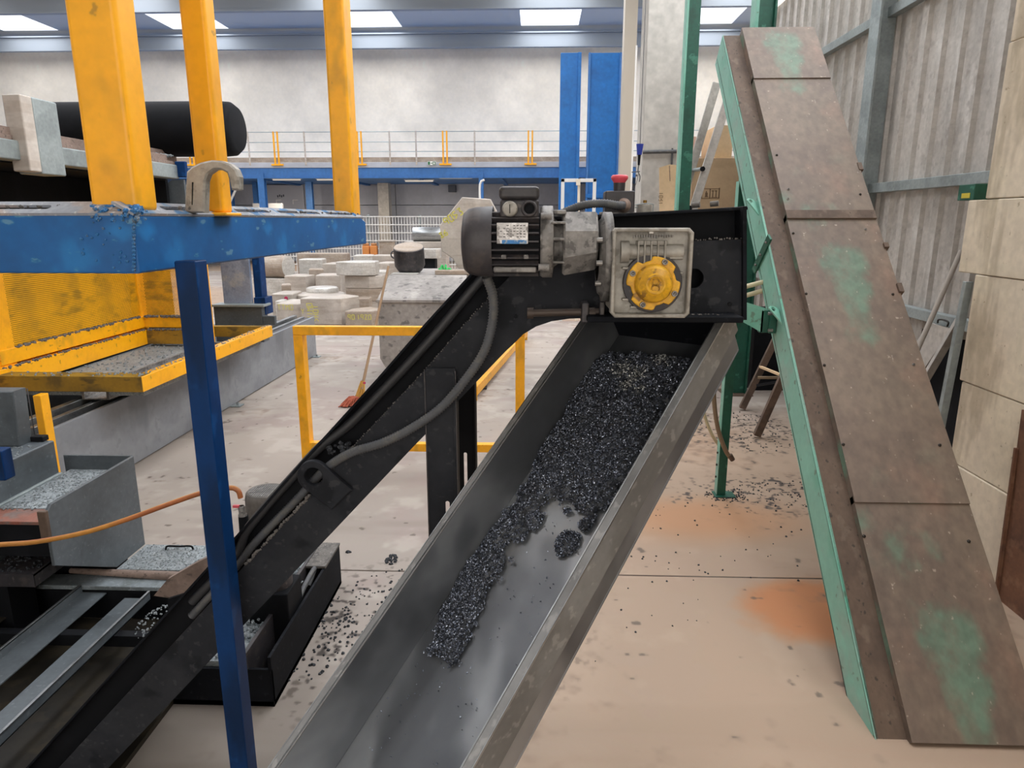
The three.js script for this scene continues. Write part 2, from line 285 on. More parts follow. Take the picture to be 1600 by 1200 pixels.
M.ledge = surface(64, 0x7d868b, [{ c: 0x59605f, p: 5, t: 0.42, s: 0.3, a: 0.6 }, { c: 0xa5acb0, p: 40, t: 0.64, s: 0.1, a: 0.5 }], { tile: 0.4, rough: 0.6, size: 256 });
M.pit = surface(65, 0x2a251c, [{ c: 0x191611, p: 5, t: 0.42, s: 0.3, a: 0.7 }, { c: 0x3d3526, p: 8, t: 0.56, s: 0.15, a: 0.6 }], { tile: 0.5, rough: 0.6, size: 256 });
M.yellowShadeGrime = surface(66, 0x9a7620, [{ c: 0x5a4824, p: 5, t: 0.42, s: 0.3, a: 0.7 }, { c: 0xb58a1c, px: 7, py: 3, t: 0.55, s: 0.2, a: 0.6 }, { c: 0x3d3220, px: 5, py: 18, t: 0.6, s: 0.15, a: 0.5 }], { tile: 0.6, rough: 0.6, grain: 16 });  // shade of the camera-facing rails painted into the yellow, plus grime streaks
for (const k of ['black', 'blackDeep', 'bluePost']) { const o = M[k]; M[k] = new THREE.MeshPhysicalMaterial({ map: o.map, bumpMap: o.bumpMap, bumpScale: o.bumpScale, roughness: o.roughness, metalness: 0, specularIntensity: 0.35, side: THREE.DoubleSide }); }
M.cable = flat(0x2b2c2f, 0.5); M.screw = flat(0x4a3f38, 0.5, 0.3);
M.plate = (() => { const o = surface(68, 0x24262b, [{ c: 0x303236, p: 4, t: 0.42, s: 0.3, a: 0.6 }, { c: 0x101217, p: 6, t: 0.5, s: 0.2, a: 0.6 }, { c: 0x3f4043, p: 26, t: 0.66, s: 0.1, a: 0.6 }], { tile: 0.45, rough: 0.7, bump: 0.0006, grain: 16 }); return new THREE.MeshPhysicalMaterial({ map: o.map, bumpMap: o.bumpMap, bumpScale: o.bumpScale, roughness: 0.7, metalness: 0, specularIntensity: 0.4, side: THREE.DoubleSide }); })();
M.brownRust = surface(69, 0x6d4a35, [{ c: 0x52362a, p: 5, t: 0.42, s: 0.3, a: 0.7 }, { c: 0x86644c, p: 9, t: 0.56, s: 0.15, a: 0.5 }], { tile: 0.6, rough: 0.8, size: 256 });
M.pumpCap = surface(67, 0x6e6964, [{ c: 0x4d4946, p: 4, t: 0.45, s: 0.3, a: 0.6 }], { tile: 0.3, rough: 0.6, size: 128 });
M.straw = flat(0xd0a050, 0.9); M.bristle = flat(0xa0523c, 0.9); M.wood = flat(0xa08468, 0.7);
M.hoseOrange = surface(39, 0xb87f36, [{ c: 0x9a5238, px: 2, py: 2, t: 0.42, s: 0.25, a: 0.8 }], { tile: 0.9, rough: 0.5, size: 128 });
M.hosePale = flat(0xcabd9c, 0.5); M.hoseBrown = flat(0x7d6b55, 0.5);
M.rust = surface(40, 0x86746a, [{ c: 0x6b5a51, p: 5, t: 0.42, s: 0.3, a: 0.6 }, { c: 0x4a403a, p: 20, t: 0.66, s: 0.1, a: 0.6 }], { tile: 0.4, rough: 0.75 });
M.weldBlue = surface(41, 0x2c6ea6, [{ c: 0x8b8078, p: 8, t: 0.5, s: 0.15, a: 0.7 }], { tile: 0.1, rough: 0.4, size: 128 });
M.beamDust = surface(42, 0x8d929a, [{ c: 0xa08f84, p: 4, t: 0.52, s: 0.15, a: 0.7 }, { c: 0x3b6d9c, p: 5, t: 0.6, s: 0.08, a: 0.9 }, { c: 0xc4c4c2, p: 40, t: 0.7, s: 0.06, a: 0.8 }], { tile: 0.4, rough: 0.8, bump: 0.002 });

// the concrete floor: one large map in world metres, with the stains that lie on it
{
  const W = 12, H = 12, N = 1536;                           // covers x -6..6, z 0..-12 once
  const spot = (x, z, cx, cz, rx, rz) => Math.max(0, 1 - Math.sqrt(((x - cx) / rx) ** 2 + ((z - cz) / rz) ** 2));
  const map = makeTexture(N, N, (u, v) => {
    const x = u * W - 6, z = -v * H;
    const big = fbm(u, v, 4, 4, 5, 501), mid = fbm(u, v, 14, 14, 4, 502), fine = fbm(u, v, 160, 160, 3, 503), streak = fbm(u, v, 8, 40, 4, 504);
    let r = 190, g = 179, b = 168;
    const mix = (c, a) => { r += (c[0] - r) * a; g += (c[1] - g) * a; b += (c[2] - b) * a; };
    mix([160, 151, 143], smooth(0.46, 0.66, big) * 0.6); mix([170, 152, 146], smooth(0.5, 0.66, fbm(u, v, 22, 22, 5, 508)) * 0.5); mix([215, 208, 198], smooth(0.55, 0.75, fbm(u, v, 60, 60, 4, 509)) * 0.4);
    mix([212, 203, 192], smooth(0.5, 0.68, mid) * 0.5);
    mix([150, 140, 130], smooth(0.56, 0.7, streak) * 0.45);
    const warm = smooth(-0.9, 0.6, x + (mid - 0.5) * 1.2) * smooth(-6.6, -4.6, z + (big - 0.5) * 2);   // tan tint of the floor around the chute
    mix([190, 161, 134], warm * 0.75);
    const o1 = Math.max(smooth(0.05, 0.5, spot(x, z, 1.3, -2.82, 0.55, 0.36) + (mid - 0.5) * 0.6 + (fine - 0.5) * 0.2), 0);
    mix([210, 136, 84], o1 * 0.85);
    const o2 = smooth(0.1, 0.8, spot(x, z, 0.95, -3.8, 0.9, 0.55) + (mid - 0.5) * 0.5);
    mix([208, 142, 90], o2 * 0.55);
    const oil = smooth(0.55, 0.8, fine * 0.5 + mid * 0.5) * 0.5; mix([120, 108, 98], oil);
    const chip = smooth(0.6, 0.7, fbm(u, v, 420, 420, 2, 511) * 0.75 + fine * 0.25) * Math.min(1, 2.2 * (spot(x, z, 1.55, -4.2, 0.7, 0.4) + spot(x, z, 1.7, -5.6, 0.7, 0.7) + spot(x, z, -0.5, -2.6, 0.8, 0.7) + spot(x, z, 1.15, -4.15, 0.25, 0.2)));
    mix([62, 54, 50], Math.min(0.85, chip));
    const speck = smooth(0.8, 0.84, fine) * 0.6; mix([90, 80, 72], speck);
    return [r * 0.89, g * 0.885, b * 0.885];
  });
  map.repeat.set(1 / W, 1 / H); map.offset.set(0.5, 0);
  M.floor = new THREE.MeshStandardMaterial({ map, roughness: 0.72, side: THREE.DoubleSide });
}

// ---------------------------------------------------------------- the hall
{
  const floor = structure('floor');
  const xs = [-26, -15, -7.6, 2.7, 9], zs = [4, -3.12, -9.4, -15, -22, -31], J = 0.005;
  for (let i = 0; i < 4; i++) for (let j = 0; j < 5; j++) part(floor, 'slab', box(xs[i] + J, xs[i + 1] - J, -0.2, 0, zs[j + 1] + J, zs[j] - J, 0.004), M.floor);
  part(floor, 'sub_base', box(-26, 9, -0.4, -0.22, -31, 4, 0), M.rustDark);
  const back = structure('wall_back_core'); part(back, 'core', box(-26.3, 9.3, 0, ROOF_Y, -31.6, -31.3, 0), M.wallGrey); part(back, 'core', box(-26, 9, 0, 3.35, -30.6, -30.31, 0), M.wallGrey);
  const wl = structure('wall_left'); part(wl, 'panel', box(-26.3, -26, 0, ROOF_Y, -31.3, 4.3, 0), M.cream);
  const wb = structure('wall_back');
  part(wb, 'upper_cladding', box(-26, 9, 3.35, ROOF_Y, -31.3, -30, 0), M.cream);
  for (let i = 0; i < 7; i++) for (let j = 0; j < 2; j++) part(wb, 'panel', box(-26 + i * 5 + 0.01, -21 + i * 5 - 0.01, j * 2.35 + 0.01, Math.min(3.34, (j + 1) * 2.35 - 0.01), -30.3, -30, 0.01), M.wallGrey);
  const wf = structure('wall_front');
  const D = ADDED_OPENING, z0 = 4, z1 = 4.3;
  part(wf, 'panel', [box(-26, D.x0, 0, ROOF_Y, z0, z1, 0), box(D.x1, 9, 0, ROOF_Y, z0, z1, 0), box(D.x0, D.x1, D.y1, ROOF_Y, z0, z1, 0), box(D.x0, D.x1, 0, D.y0, z0, z1, 0)], M.concrete);
  const gate = structure('window_1');  // glowing pane added behind the viewer for frontal light
  part(gate, 'frame', [box(D.x0, D.x1, D.y0, D.y0 + 0.06, z0 - 0.03, z0 + 0.05), box(D.x0, D.x1, D.y1 - 0.06, D.y1, z0 - 0.03, z0 + 0.05)], M.galv);
  part(gate, 'pane', box(D.x0, D.x1, D.y0, D.y1, z0 + 0.0, z0 + 0.02, 0), new THREE.MeshStandardMaterial({ color: 0xffffff, emissive: 0xfff6ea, emissiveIntensity: 0.6 }));
  // roof with glazed strips
  const ceil = structure('ceiling');
  let x = -26.3; const zA = -15.2 - SKY_L / 2, zB = -15.2 + SKY_L / 2;
  for (const [sx] of [...SKYLIGHTS, [9.3 + SKY_W / 2]]) { part(ceil, 'roof_panel', box(x, sx - SKY_W / 2, ROOF_Y, ROOF_Y + 0.2, zA, zB, 0), M.roof); x = sx + SKY_W / 2; }
  part(ceil, 'roof_panel', [box(-26.3, 9.3, ROOF_Y, ROOF_Y + 0.2, zB, 4.3, 0), box(-26.3, 9.3, ROOF_Y, ROOF_Y + 0.2, -31.3, zA, 0)], M.roof);
  for (let k = 0; k < 6; k++) part(ceil, 'beam', [box(-26, 9, ROOF_Y - 0.75, ROOF_Y - 0.7, -4.2 - k * 5, -4 - k * 5, 0), box(-26, 9, ROOF_Y - 0.7, ROOF_Y - 0.25, -4.11 - k * 5, -4.09 - k * 5, 0), box(-26, 9, ROOF_Y - 0.25, ROOF_Y - 0.2, -4.2 - k * 5, -4 - k * 5, 0)], M.roofBeam);
  const glow = new THREE.MeshStandardMaterial({ color: 0xffffff, emissive: 0xf6f8fc, emissiveIntensity: 1.0 });
  SKYLIGHTS.forEach(([sx, sz], i) => { const s = structure('window_' + (i + 2)); part(s, 'pane', box(sx - SKY_W / 2, sx + SKY_W / 2, ROOF_Y, ROOF_Y + 0.05, sz - SKY_L / 2, sz + SKY_L / 2, 0), glow); });
  // right wall: corrugated sheets on girts, nearer the stacked blocks, then the hall widens
  const wr = structure('wall_right');
  const prof = []; const P = 0.22;
  const sheet = (za, zb, ya, yb) => {
    const pts = []; const n = Math.round((za - zb) / P);
    for (let i = 0; i < n; i++) for (const [t, d] of [[0, 0], [0.34, 0], [0.41, 0.026], [0.93, 0.026]]) pts.push([za - (i + t) * P, 2.64 + d]);
    pts.push([zb, 2.64]);
    const s = [...pts.map((p) => [p[1], p[0]]), ...pts.slice().reverse().map((p) => [p[1] + 0.004, p[0]])];
    return polyY(s, ya, yb - ya);
  };
  for (let k = 0; k < 12; k++) part(wr, 'corrugated_sheet', sheet(4 - k * 1.1, 4 - (k + 1) * 1.1, k > 5 && k < 8 ? 0.98 : 0, ROOF_Y), M.sheet);
  part(wr, 'shade_sheet', box(2.72, 2.76, 0, 1.05, -5.0, -2.6, 0), M.blackDeep);  // near-black sheet stands in for the shade in the gap behind the blocks
  part(wr, 'outer_skin', box(2.78, 2.9, 0, ROOF_Y, -9.2, 4.3, 0), M.blackDeep);
  for (const y of [1.945, 1.085, 3.2]) part(wr, 'girt', box(2.575, 2.638, y - 0.035, y + 0.035, -9.2, 4, 0.004), M.galv);
  part(wr, 'wall_post', [box(2.5, 2.64, 0, ROOF_Y, -5.72, -5.7, 0), box(2.49, 2.505, 0, ROOF_Y, -5.79, -5.63, 0)], M.galv);
  const bw = structure('window_7'); part(bw, 'pane', box(BAND.x, BAND.x + 0.03, BAND.y0, BAND.y1, BAND.z0, BAND.z1, 0), new THREE.MeshStandardMaterial({ color: 0xffffff, emissive: 0xfdfaf4, emissiveIntensity: 0.7 }));  // glazing added as a light source from the right
  for (let k = 0; k <= 8; k++) part(bw, 'mullion', box(BAND.x - 0.02, BAND.x + 0.035, BAND.y0, BAND.y1, BAND.z0 + k * 1.2 - 0.02, BAND.z0 + k * 1.2 + 0.02, 0), M.galv);
  const w2 = structure('wall_end'); part(w2, 'panel', box(2.6, 9, 0, ROOF_Y, -9.4, -9.2, 0), M.concrete);
  const w3 = structure('wall_far_right'); part(w3, 'panel', box(9, 9.3, 0, ROOF_Y, -31.3, 4.3, 0), M.cream);
  // stacked concrete blocks
  const ws = structure('wall_side');
  const X = 2.17, e = 0.002, rows = [[0, 0.473, -3.5], [0.474, 0.903, -3.53], [0.904, 1.442, -3.55], [1.443, 1.803, -3.7], [1.804, 2.504, -3.56], [2.505, 3.1, -3.56]];
  rows.forEach(([y0, y1, ze], j) => {
    const cuts = j === 4 ? [ze, -2.92, -1.6, 0.2, 2] : j === 3 ? [ze, -3.46, -2.5, -0.8, 1] : j % 2 ? [ze, -2.2, -0.9, 0.6, 2] : [ze, -1.7, -0.3, 1, 2.4];
    for (let i = 0; i < cuts.length - 1; i++) part(ws, 'block', box(X + rr(0, 0.008), 2.56, y0, y1 - e, cuts[i] + 0.001, cuts[i + 1] - 0.001, 0.006), M.blockwork);
  });
}

// ---------------------------------------------------------------- far end: mezzanine, fence, columns
{
  const mz = structure('mezzanine'); const z = -24;
  const xa = -26, xb = 8.9, Y = (py) => onZ(600, py, z).y;
  part(mz, 'edge_beam', [box(xa, xb, Y(277), Y(262), z - 0.12, z, 0.01), box(xa, xb, Y(278.4), Y(277), z - 0.2, z + 0.06, 0)], M.blueFar);
  part(mz, 'slab_edge', box(xa, xb, Y(262), Y(253.5), z - 0.1, z + 0.03, 0.01), M.wallGrey);
  part(mz, 'deck', box(xa, xb, 3.2, Y(258), -30, z - 0.1, 0), M.blueFar);
  for (let k = 0; k < 12; k++) part(mz, 'joist', box(xa + 1.4 + k * 2.9, xa + 1.55 + k * 2.9, Y(277) + 0.01, 3.22, -30, z - 0.13, 0), M.blueFar);
  part(mz, 'kick_board', box(xa, xb, Y(253.5), Y(245.5), z - 0.08, z - 0.05, 0), M.aluBrown);
  for (const [x0, x1, zz] of [[402, 412, z + 0.05], [748, 755, z + 0.05], [476, 486, -28], [352, 360, -27], [393, 400, -28]]) {
    const a = onZ(x0, 280, zz), b = onZ(x1, 280, zz);
    part(mz, 'column', [box(a.x, b.x, 0, Y(270), zz - 0.22, zz - 0.2, 0), box(a.x, b.x, 0, Y(270), zz - 0.02, zz, 0), box((a.x + b.x) / 2 - 0.02, (a.x + b.x) / 2 + 0.02, 0, Y(270), zz - 0.2, zz - 0.02, 0)], M.blueFar);
  }
  { const a = onZ(590, 300, -29), b = onZ(607, 300, -29); part(mz, 'concrete_column', box(a.x, b.x, 0, Y(268), -29.5, -29, 0.01), M.concrete); }
  const rl = thing('railing', 'thin wire railing with orange posts along the edge of the blue mezzanine', 'railing', V(-8, Y(253), z));
  for (const [px, c] of [[433, 0], [563, 0], [696, 0], [829, 0], [300, 0]]) {
    const p = onZ(px, 250, z + 0.06);
    part(rl, 'post', [box(p.x - 0.1, p.x - 0.05, Y(258), Y(205), z + 0.02, z + 0.06, 0.004), box(p.x + 0.03, p.x + 0.08, Y(258), Y(205), z + 0.02, z + 0.06, 0.004)], M.yellow);
    part(rl, 'foot_plate', box(p.x - 0.2, p.x + 0.2, Y(258.5), Y(256), z + 0.02, z + 0.09, 0.004), M.yellow);
  }
  for (const px of [391, 478, 610, 742, 651, 520]) { const p = onZ(px, 250, z); part(rl, 'baluster', box(p.x - 0.025, p.x + 0.025, Y(258), Y(205), z + 0.02, z + 0.05, 0.004), M.alu); }
  for (const py of [237, 222, 206]) part(rl, 'wire', cyl(V(xa + 0.1, Y(py), z + 0.035), V(xb - 0.1, Y(py), z + 0.035), 0.012, 0.012, 6), M.galv);
  const ex = thing('exit_sign', 'small green and white exit sign on the mezzanine edge', 'sign', onZ(675, 259, z + 0.06));
  part(ex, 'panel', boxPx(668, 252, 681, 258, z + 0.07, 0.03), M.white);
  const pz = z + 0.075;
  for (const r of [[668.4, 672], [676, 680.6]]) part(ex, 'pictogram', boxPx(r[0], 252.5, r[1], 257.5, pz, 0.004, 0), flat(0x2c6a44, 0.6));
  part(ex, 'pictogram', boxPx(677.3, 253.5, 679.2, 256.6, pz + 0.004, 0.004, 0), M.white); part(ex, 'pictogram', boxPx(673, 254.3, 675.4, 255.4, pz, 0.004, 0), flat(0x1f5a3a, 0.6));
  const lampGlow = new THREE.MeshStandardMaterial({ color: 0x9a9894, emissive: 0xfff2e0, emissiveIntensity: 0.35 });
  const lamps = [[712, 278, 'long tube lamp under the mezzanine just past the blue column'], [517, 281, 'tube lamp under the mezzanine close to the yellow column'], [448, 281, 'tube lamp under the mezzanine over the white notice board'], [655, 283, 'short dim tube lamp deep under the mezzanine between the columns']];
  lamps.forEach(([px, py, label], i) => {
    const c = onZ(px, py, i ? -26 : -24.5), len = i ? 0.55 : 0.6;
    const t = thing('tube_lamp', label, 'lamp', c, 'tube lamps under the mezzanine');
    part(t, 'housing', box(c.x - len, c.x + len, c.y + 0.025, c.y + 0.055, c.z - 0.06, c.z + 0.06, 0.01), M.white);
    part(t, 'tube', cyl(V(c.x - len + 0.04, c.y + 0.01, c.z), V(c.x + len - 0.04, c.y + 0.01, c.z), 0.035, 0.035, 10), lampGlow);
    const l = new THREE.SpotLight(0xfff2e0, 9, 0, 1.4, 0.6, 2); l.position.set(c.x, c.y - 0.05, c.z); l.target.position.set(c.x, 0, c.z - 1.2); l.castShadow = true; scene.add(l, l.target);
  });
  // notice board, radiator strip
  const nb = thing('notice_board', 'large pale board with dark lettering on the wall under the mezzanine', 'board', onZ(445, 335, -29.8));
  part(nb, 'panel', boxPx(412, 289, 476, 330, -29.8, 0.08, 0.01), flat(0xb9bdc6, 0.8));
  part(nb, 'marking', [[433, 305], [436, 304], [439, 305], [442, 304]].map(([a, b]) => boxPx(a, b, a + 2, b + 3.4, -29.78, 0.01, 0)), flat(0x4a4e57));
  for (const q of [431, 457]) part(nb, 'bracket', [boxPx(q, 312, q + 8, 313, -29.75, 0.02, 0), boxPx(q, 312, q + 1.4, 319, -29.75, 0.02, 0)], M.white);
  single('panel_heater', boxPx(394, 317.5, 441, 326, -27, 0.15, 0.02), M.white, 'bright white long panel box standing behind the blue slotted beam', 'heater');
  single('ventilation_box', boxPx(700, 289, 712, 300, -29.7, 0.25, 0.01), flat(0x3b4250, 0.5), 'small dark blue grey box high on the grey wall under the mezzanine', 'box');
  // welded mesh fence
  const fz = -18, yt = onZ(600, 338, fz).y, fx0 = onZ(400, 338, fz).x, fx1 = onZ(735, 338, fz).x;
  const fe = thing('mesh_fence', 'long welded wire mesh fence standing behind the metal blocks', 'fence', V((fx0 + fx1) / 2, 0, fz));
  const wv = []; for (let x = fx0; x < fx1; x += 0.075) wv.push(new THREE.BoxGeometry(0.013, yt, 0.013).translate(x, yt / 2, fz));
  part(fe, 'wire_mesh', wv, M.white, { kind: 'stuff' });
  for (let k = 0; k <= 9; k++) part(fe, 'horizontal_wire', box(fx0, fx1, yt - k * 0.2 - 0.02, yt - k * 0.2 + 0.004, fz + 0.008, fz + 0.03, 0), M.white);
  for (const px of [575, 655, 735, 490]) { const p = onZ(px, 338, fz); part(fe, 'post', box(p.x - 0.03, p.x + 0.03, 0, yt + 0.04, fz - 0.06, fz - 0.01), M.galv); }
  // blue gate at the end of the hall and the pale wall beside it
  const g = thing('blue_gate', 'tall blue steel sliding gate with side column at the hall end', 'gate', V(2, 0, -22));
  { const a = onZ(873, 300, -22), b = onZ(904, 300, -22), c = onZ(915, 300, -22), d = onZ(968, 300, -22);
    part(g, 'column', [box(a.x, b.x, 0, 6.5, -22.2, -22, 0.01), box(b.x - 0.1, b.x, 0, 6.5, -22, -21.94, 0.01)], M.blueGate);
    part(g, 'leaf', box(c.x, d.x, 0, 6.5, -22.15, -22.05, 0.01), M.blueGate);
    part(g, 'rib', [box(d.x - 0.12, d.x - 0.06, 0, 6.5, -22.05, -22, 0.01), box(c.x, c.x + 0.06, 0, 6.5, -22.05, -21.98, 0.01)], M.blueFar);
    const e = onZ(920, 306, -22.04); part(g, 'cross_rail', box(c.x, d.x, e.y - 0.06, e.y + 0.05, -22.05, -21.97, 0.01), M.blueGate); }
  const wc = structure('column_beige');
  { const a = onZ(967, 300, -21), b = onZ(986, 300, -21); part(wc, 'shaft', box(a.x, b.x, 0, ROOF_Y, -21.4, -21, 0.01), flat(0xb9b1a4, 0.9)); }
  { const a = onZ(985.5, 280, -19), b = onZ(988, 280, -19); single('conduit_pipe', cyl(V((a.x + b.x) / 2, 0, -19), V((a.x + b.x) / 2, 6, -19), 0.022, 0.022, 8), M.white, 'thin pale pipe running up beside the beige column', 'pipe'); }
  const cg = structure('column_grey');
  { const a = onZ(1001, 300, -8.6), b = onZ(1061, 300, -8.6); part(cg, 'shaft', box(a.x, b.x, 0, ROOF_Y, -9.1, -8.6, 0.015), M.concrete);
    part(cg, 'conduit', [cyl(V(a.x, onZ(1030, 238, -8.6).y, -8.56), V(b.x, onZ(1030, 237, -8.6).y, -8.56), 0.022, 0.022, 8), cyl(V(onZ(1049, 250, -8.6).x, onZ(1049, 262, -8.6).y, -8.57), V(onZ(1049, 250, -8.6).x, onZ(1049, 232, -8.6).y, -8.57), 0.012, 0.012, 8)], M.rubber); }
  // white frame in front of the gate
  const f = thing('steel_hurdle', 'white painted rectangular steel frame in front of the blue gate', 'frame', V(onZ(905, 330, -12).x, 0, -12));
  { const a = onZ(877, 279, -12), b = onZ(932, 279, -12), m = onZ(905, 279, -12), t = 0.055;
    part(f, 'post', box(a.x, a.x + t, 0, a.y, -12.05, -12), M.white); part(f, 'post', box(b.x - t, b.x, 0, a.y, -12.05, -12), M.white);
    part(f, 'post', box(m.x - 0.02, m.x + 0.02, 0, a.y, -12.05, -12), M.cream); part(f, 'top_rail', box(a.x, b.x, a.y - t, a.y, -12.05, -12), M.white);
    part(f, 'latch', box(m.x - 0.05, m.x + 0.02, a.y - 0.11, a.y - 0.01, -11.99, -11.96), M.cream);
    part(f, 'lower_rail', box(a.x, b.x, 0.1, 0.16, -12.05, -12), M.white); }
  const wp = onZ(750, 290, -20); single('white_pipe', tube([V(wp.x, 0, -20), V(wp.x, 1.9, -20), onZ(750, 288, -20), onZ(752, 283, -20), onZ(757, 281, -20)], 0.03, 30, 8), M.white, 'white bent pipe rising in front of the mezzanine column', 'pipe');
}

// ---------------------------------------------------------------- metal blocks on the floor
{
  const G = 'aluminium blocks on the floor behind the yellow rail';
  // x0,y0,x1,y1 front face; z; depth; turn; material; label; base (pixel of its underside, or 0 for the floor)
  const B = [
    ['metal_block', 469, 466, 532, 0, -11.4, 0.8, 0.5, M.alu, 'largest sawn metal block with vertical yellow scribbles'],
    ['metal_block', 432, 474, 470, 0, -11.6, 0.7, 0.2, M.alu, 'sawn metal block with faint yellow letters beside the largest block'],
    ['metal_block', 539, 486, 580, 0, -11.2, 0.6, 0.5, M.aluBrown, 'small sawn block with yellow scribble nearest the grey bin'],
    ['metal_block', 543, 466, 576, 0, -12.3, 0.5, 0.1, M.aluBrown, 'grey block with a red paint mark under the slab stack'],
    ['metal_block', 424, 459, 456, 0, -12.4, 0.6, 0.0, M.alu, 'pale block with red mark behind the faintly lettered block'],
    ['metal_block', 440, 445, 454, 0, -13.2, 0.35, 0.7, M.aluBrown, 'narrow upright block beside the blue machine column'],
    ['metal_block', 443, 431, 478, 0, -14.2, 0.6, -0.3, M.alu, 'low grey billet behind the narrow upright block'],
    ['metal_block', 493, 430, 530, 0, -14.0, 0.6, 0.2, M.alu, 'rounded off-cut with a small red dot'],
    ['metal_block', 483, 421, 505, 0, -14.6, 0.5, 0.6, M.aluBrown, 'rough block between the red-dotted off-cut and the roll'],
    ['metal_block', 503, 412, 527, 0, -14.85, 0.6, -0.2, M.alu, 'tall sawn block directly behind the slab stack'],
    ['metal_block', 467, 405, 503, 0, -15.6, 0.5, 0.15, M.aluBright, 'bright topped plank of metal leaning beside the round billet'],
    ['metal_block', 464, 396, 540, 0, -16.8, 0.5, 0.05, M.aluBrown, 'long brownish billet lying along the fence'],
    ['metal_block', 553, 399, 582, 0, -16.0, 0.6, 0.3, M.aluBright, 'pale rounded block in front of the orange stubs'],
    ['metal_block', 582, 399, 620, 0, -15.8, 0.5, 0.1, M.alu, 'wide pale block in front of the grey box'],
    ['metal_block', 584, 411, 608, 0, -14.0, 0.6, -0.4, M.alu, 'grey block between slab stack and drum'],
    ['metal_block', 588, 424, 604, 0, -13.4, 0.5, 0.3, M.aluBright, 'pale block behind the broom handle'],
    ['metal_block', 430, 470, 440, 0, -12.0, 0.3, 0.0, M.aluBright, 'thin bright off-cut tucked beside the faintly lettered block'],
  ];
  B.forEach(([n, x0, y0, x1, , z, d, turn, m, label], i) => {
    const a = onZ(x0, y0, z), b = onZ(x1, y0, z), w = b.x - a.x, h = a.y;
    const t = thing(n, label, 'block', V((a.x + b.x) / 2, 0, z), G);
    const ch = Math.min(w, d) * 0.18;
    let g;
    if (i === 0 || i === 2) g = polyY([[-w / 2, 0], [w / 2, 0], [w / 2 + 0.14 * (i ? 1 : 1.4), -d * 0.55], [w * 0.15, -d], [-w * 0.42, -d * 0.6]], 0, h, 0.012);
    else g = polyY([[-w / 2, 0], [w / 2, 0], [w / 2, -d + ch], [w / 2 - ch, -d], [-w / 2 + ch * 0.6, -d], [-w / 2, -d + ch * 0.6]], 0, h, 0.015);
    if (i > 2) g.rotateY(turn * 0.5);
    g.translate(t.position.x, 0, t.position.z);
    part(t, 'body', g, m);
    const ex = V(1, 0, 0), up = V(0, 1, 0), O = (px, py) => { const q = onZ(px, py, z + 0.002); return q; };
    if (i === 0) { part(t, 'marking', scribble('21M0', O(489, 500), V(0, 1, 0), V(-1, 0, 0), 0.09, 0.012), M.chalk); part(t, 'marking', scribble('SHOT', O(498, 502), V(0, 1, 0), V(-1, 0, 0), 0.085, 0.012), M.chalk); part(t, 'marking', scribble('Y', O(471, 490), ex, up, 0.08, 0.01), M.chalk); }
    if (i === 1) part(t, 'marking', scribble('TTMO', O(434, 484), ex, up, 0.085, 0.01), M.chalk);
    if (i === 2) { part(t, 'marking', scribble('90', O(544, 499), ex, up, 0.075, 0.012), M.chalk); part(t, 'marking', scribble('19Z0', O(558, 499), ex, up, 0.075, 0.012), M.chalk); }
    if (i === 3) part(t, 'marking', cyl(O(555, 472), O(555, 472).add(V(0, 0, 0.004)), 0.05, 0.042, 9), M.chalkRed);
    if (i === 4) part(t, 'marking', cyl(O(447, 466), O(447, 466).add(V(0, 0, 0.004)), 0.035, 0.03, 9), M.chalkRed);
    if (i === 7) part(t, 'marking', cyl(O(505, 437), O(505, 437).add(V(0, 0, 0.004)), 0.035, 0.03, 9), M.chalkRed);
  });
  // stack of four sawn slabs
  const ST = [[523, 409, 584, 431, -12.5, 'bright topmost slab of the leaning four-slab stack', M.aluBright], [537, 431, 594, 451, -12.6, 'second slab from the top of the four-slab stack', M.alu], [539, 451, 593, 471, -12.6, 'third slab from the top of the four-slab stack', M.aluBrown], [540, 471, 592, 0, -12.6, 'bottom slab of the four-slab stack, mostly hidden', M.alu]];
  ST.forEach(([x0, y0, x1, y1, z, label, m]) => {
    const a = onZ(x0, y0, z), b = onZ(x1, y0, z), yb = y1 ? onZ(x0, y1, z).y : 0, w = b.x - a.x;
    const t = thing('metal_slab', label, 'slab', V((a.x + b.x) / 2, yb, z), 'slabs of the four-slab stack');
    part(t, 'body', polyY([[a.x, z - 0.06], [b.x - w * 0.3, z + 0.03], [b.x, z - 0.1], [b.x - 0.02, z - 0.5], [b.x - w * 0.35, z - 0.62], [a.x + w * 0.2, z - 0.5]], yb + 0.003, a.y - yb - 0.006, 0.012), m);
  });
  // flat disc heap in front of the stack, round billet, rolls, stubs
  { const z = -13.0, a = onZ(500, 458, z); const t = thing('metal_disc', 'broad flat round disc lying behind the largest block', 'disc', V(a.x, 0, z));
    part(t, 'body', lathe([[0, 0], [0.48, 0], [0.48, a.y - 0.02], [0.44, a.y], [0, a.y + 0.03]], V(a.x, 0, z), V(0, 1, 0), 28), M.alu);
    part(t, 'upper_step', lathe([[0.3, 0], [0.3, 0.09], [0.26, 0.11], [0, 0.12]], V(a.x + 0.02, a.y, z - 0.1), V(0, 1, 0), 24), M.aluBright); }
  { const z = -15.2, c = onZ(440, 416, z), r = 0.24, t = thing('round_billet', 'thick round billet with pale sawn end lying beside the blocks', 'billet', V(c.x, c.y - r, z));
    const x0 = onZ(408, 416, z).x, x1 = onZ(456, 416, z).x;
    part(t, 'body', lathe([[0, 0], [r, 0], [r, x1 - x0], [0, x1 - x0]], V(x0, c.y, z), V(1, 0, 0.25), 28), M.aluBrown);
    part(t, 'sawn_end', lathe([[r * 0.98, 0], [r * 0.98, 0.01], [0, 0.012]], V(x0, c.y, z).addScaledVector(V(1, 0, 0.25).normalize(), x1 - x0 + 0.001), V(1, 0, 0.25), 28), M.aluBright);
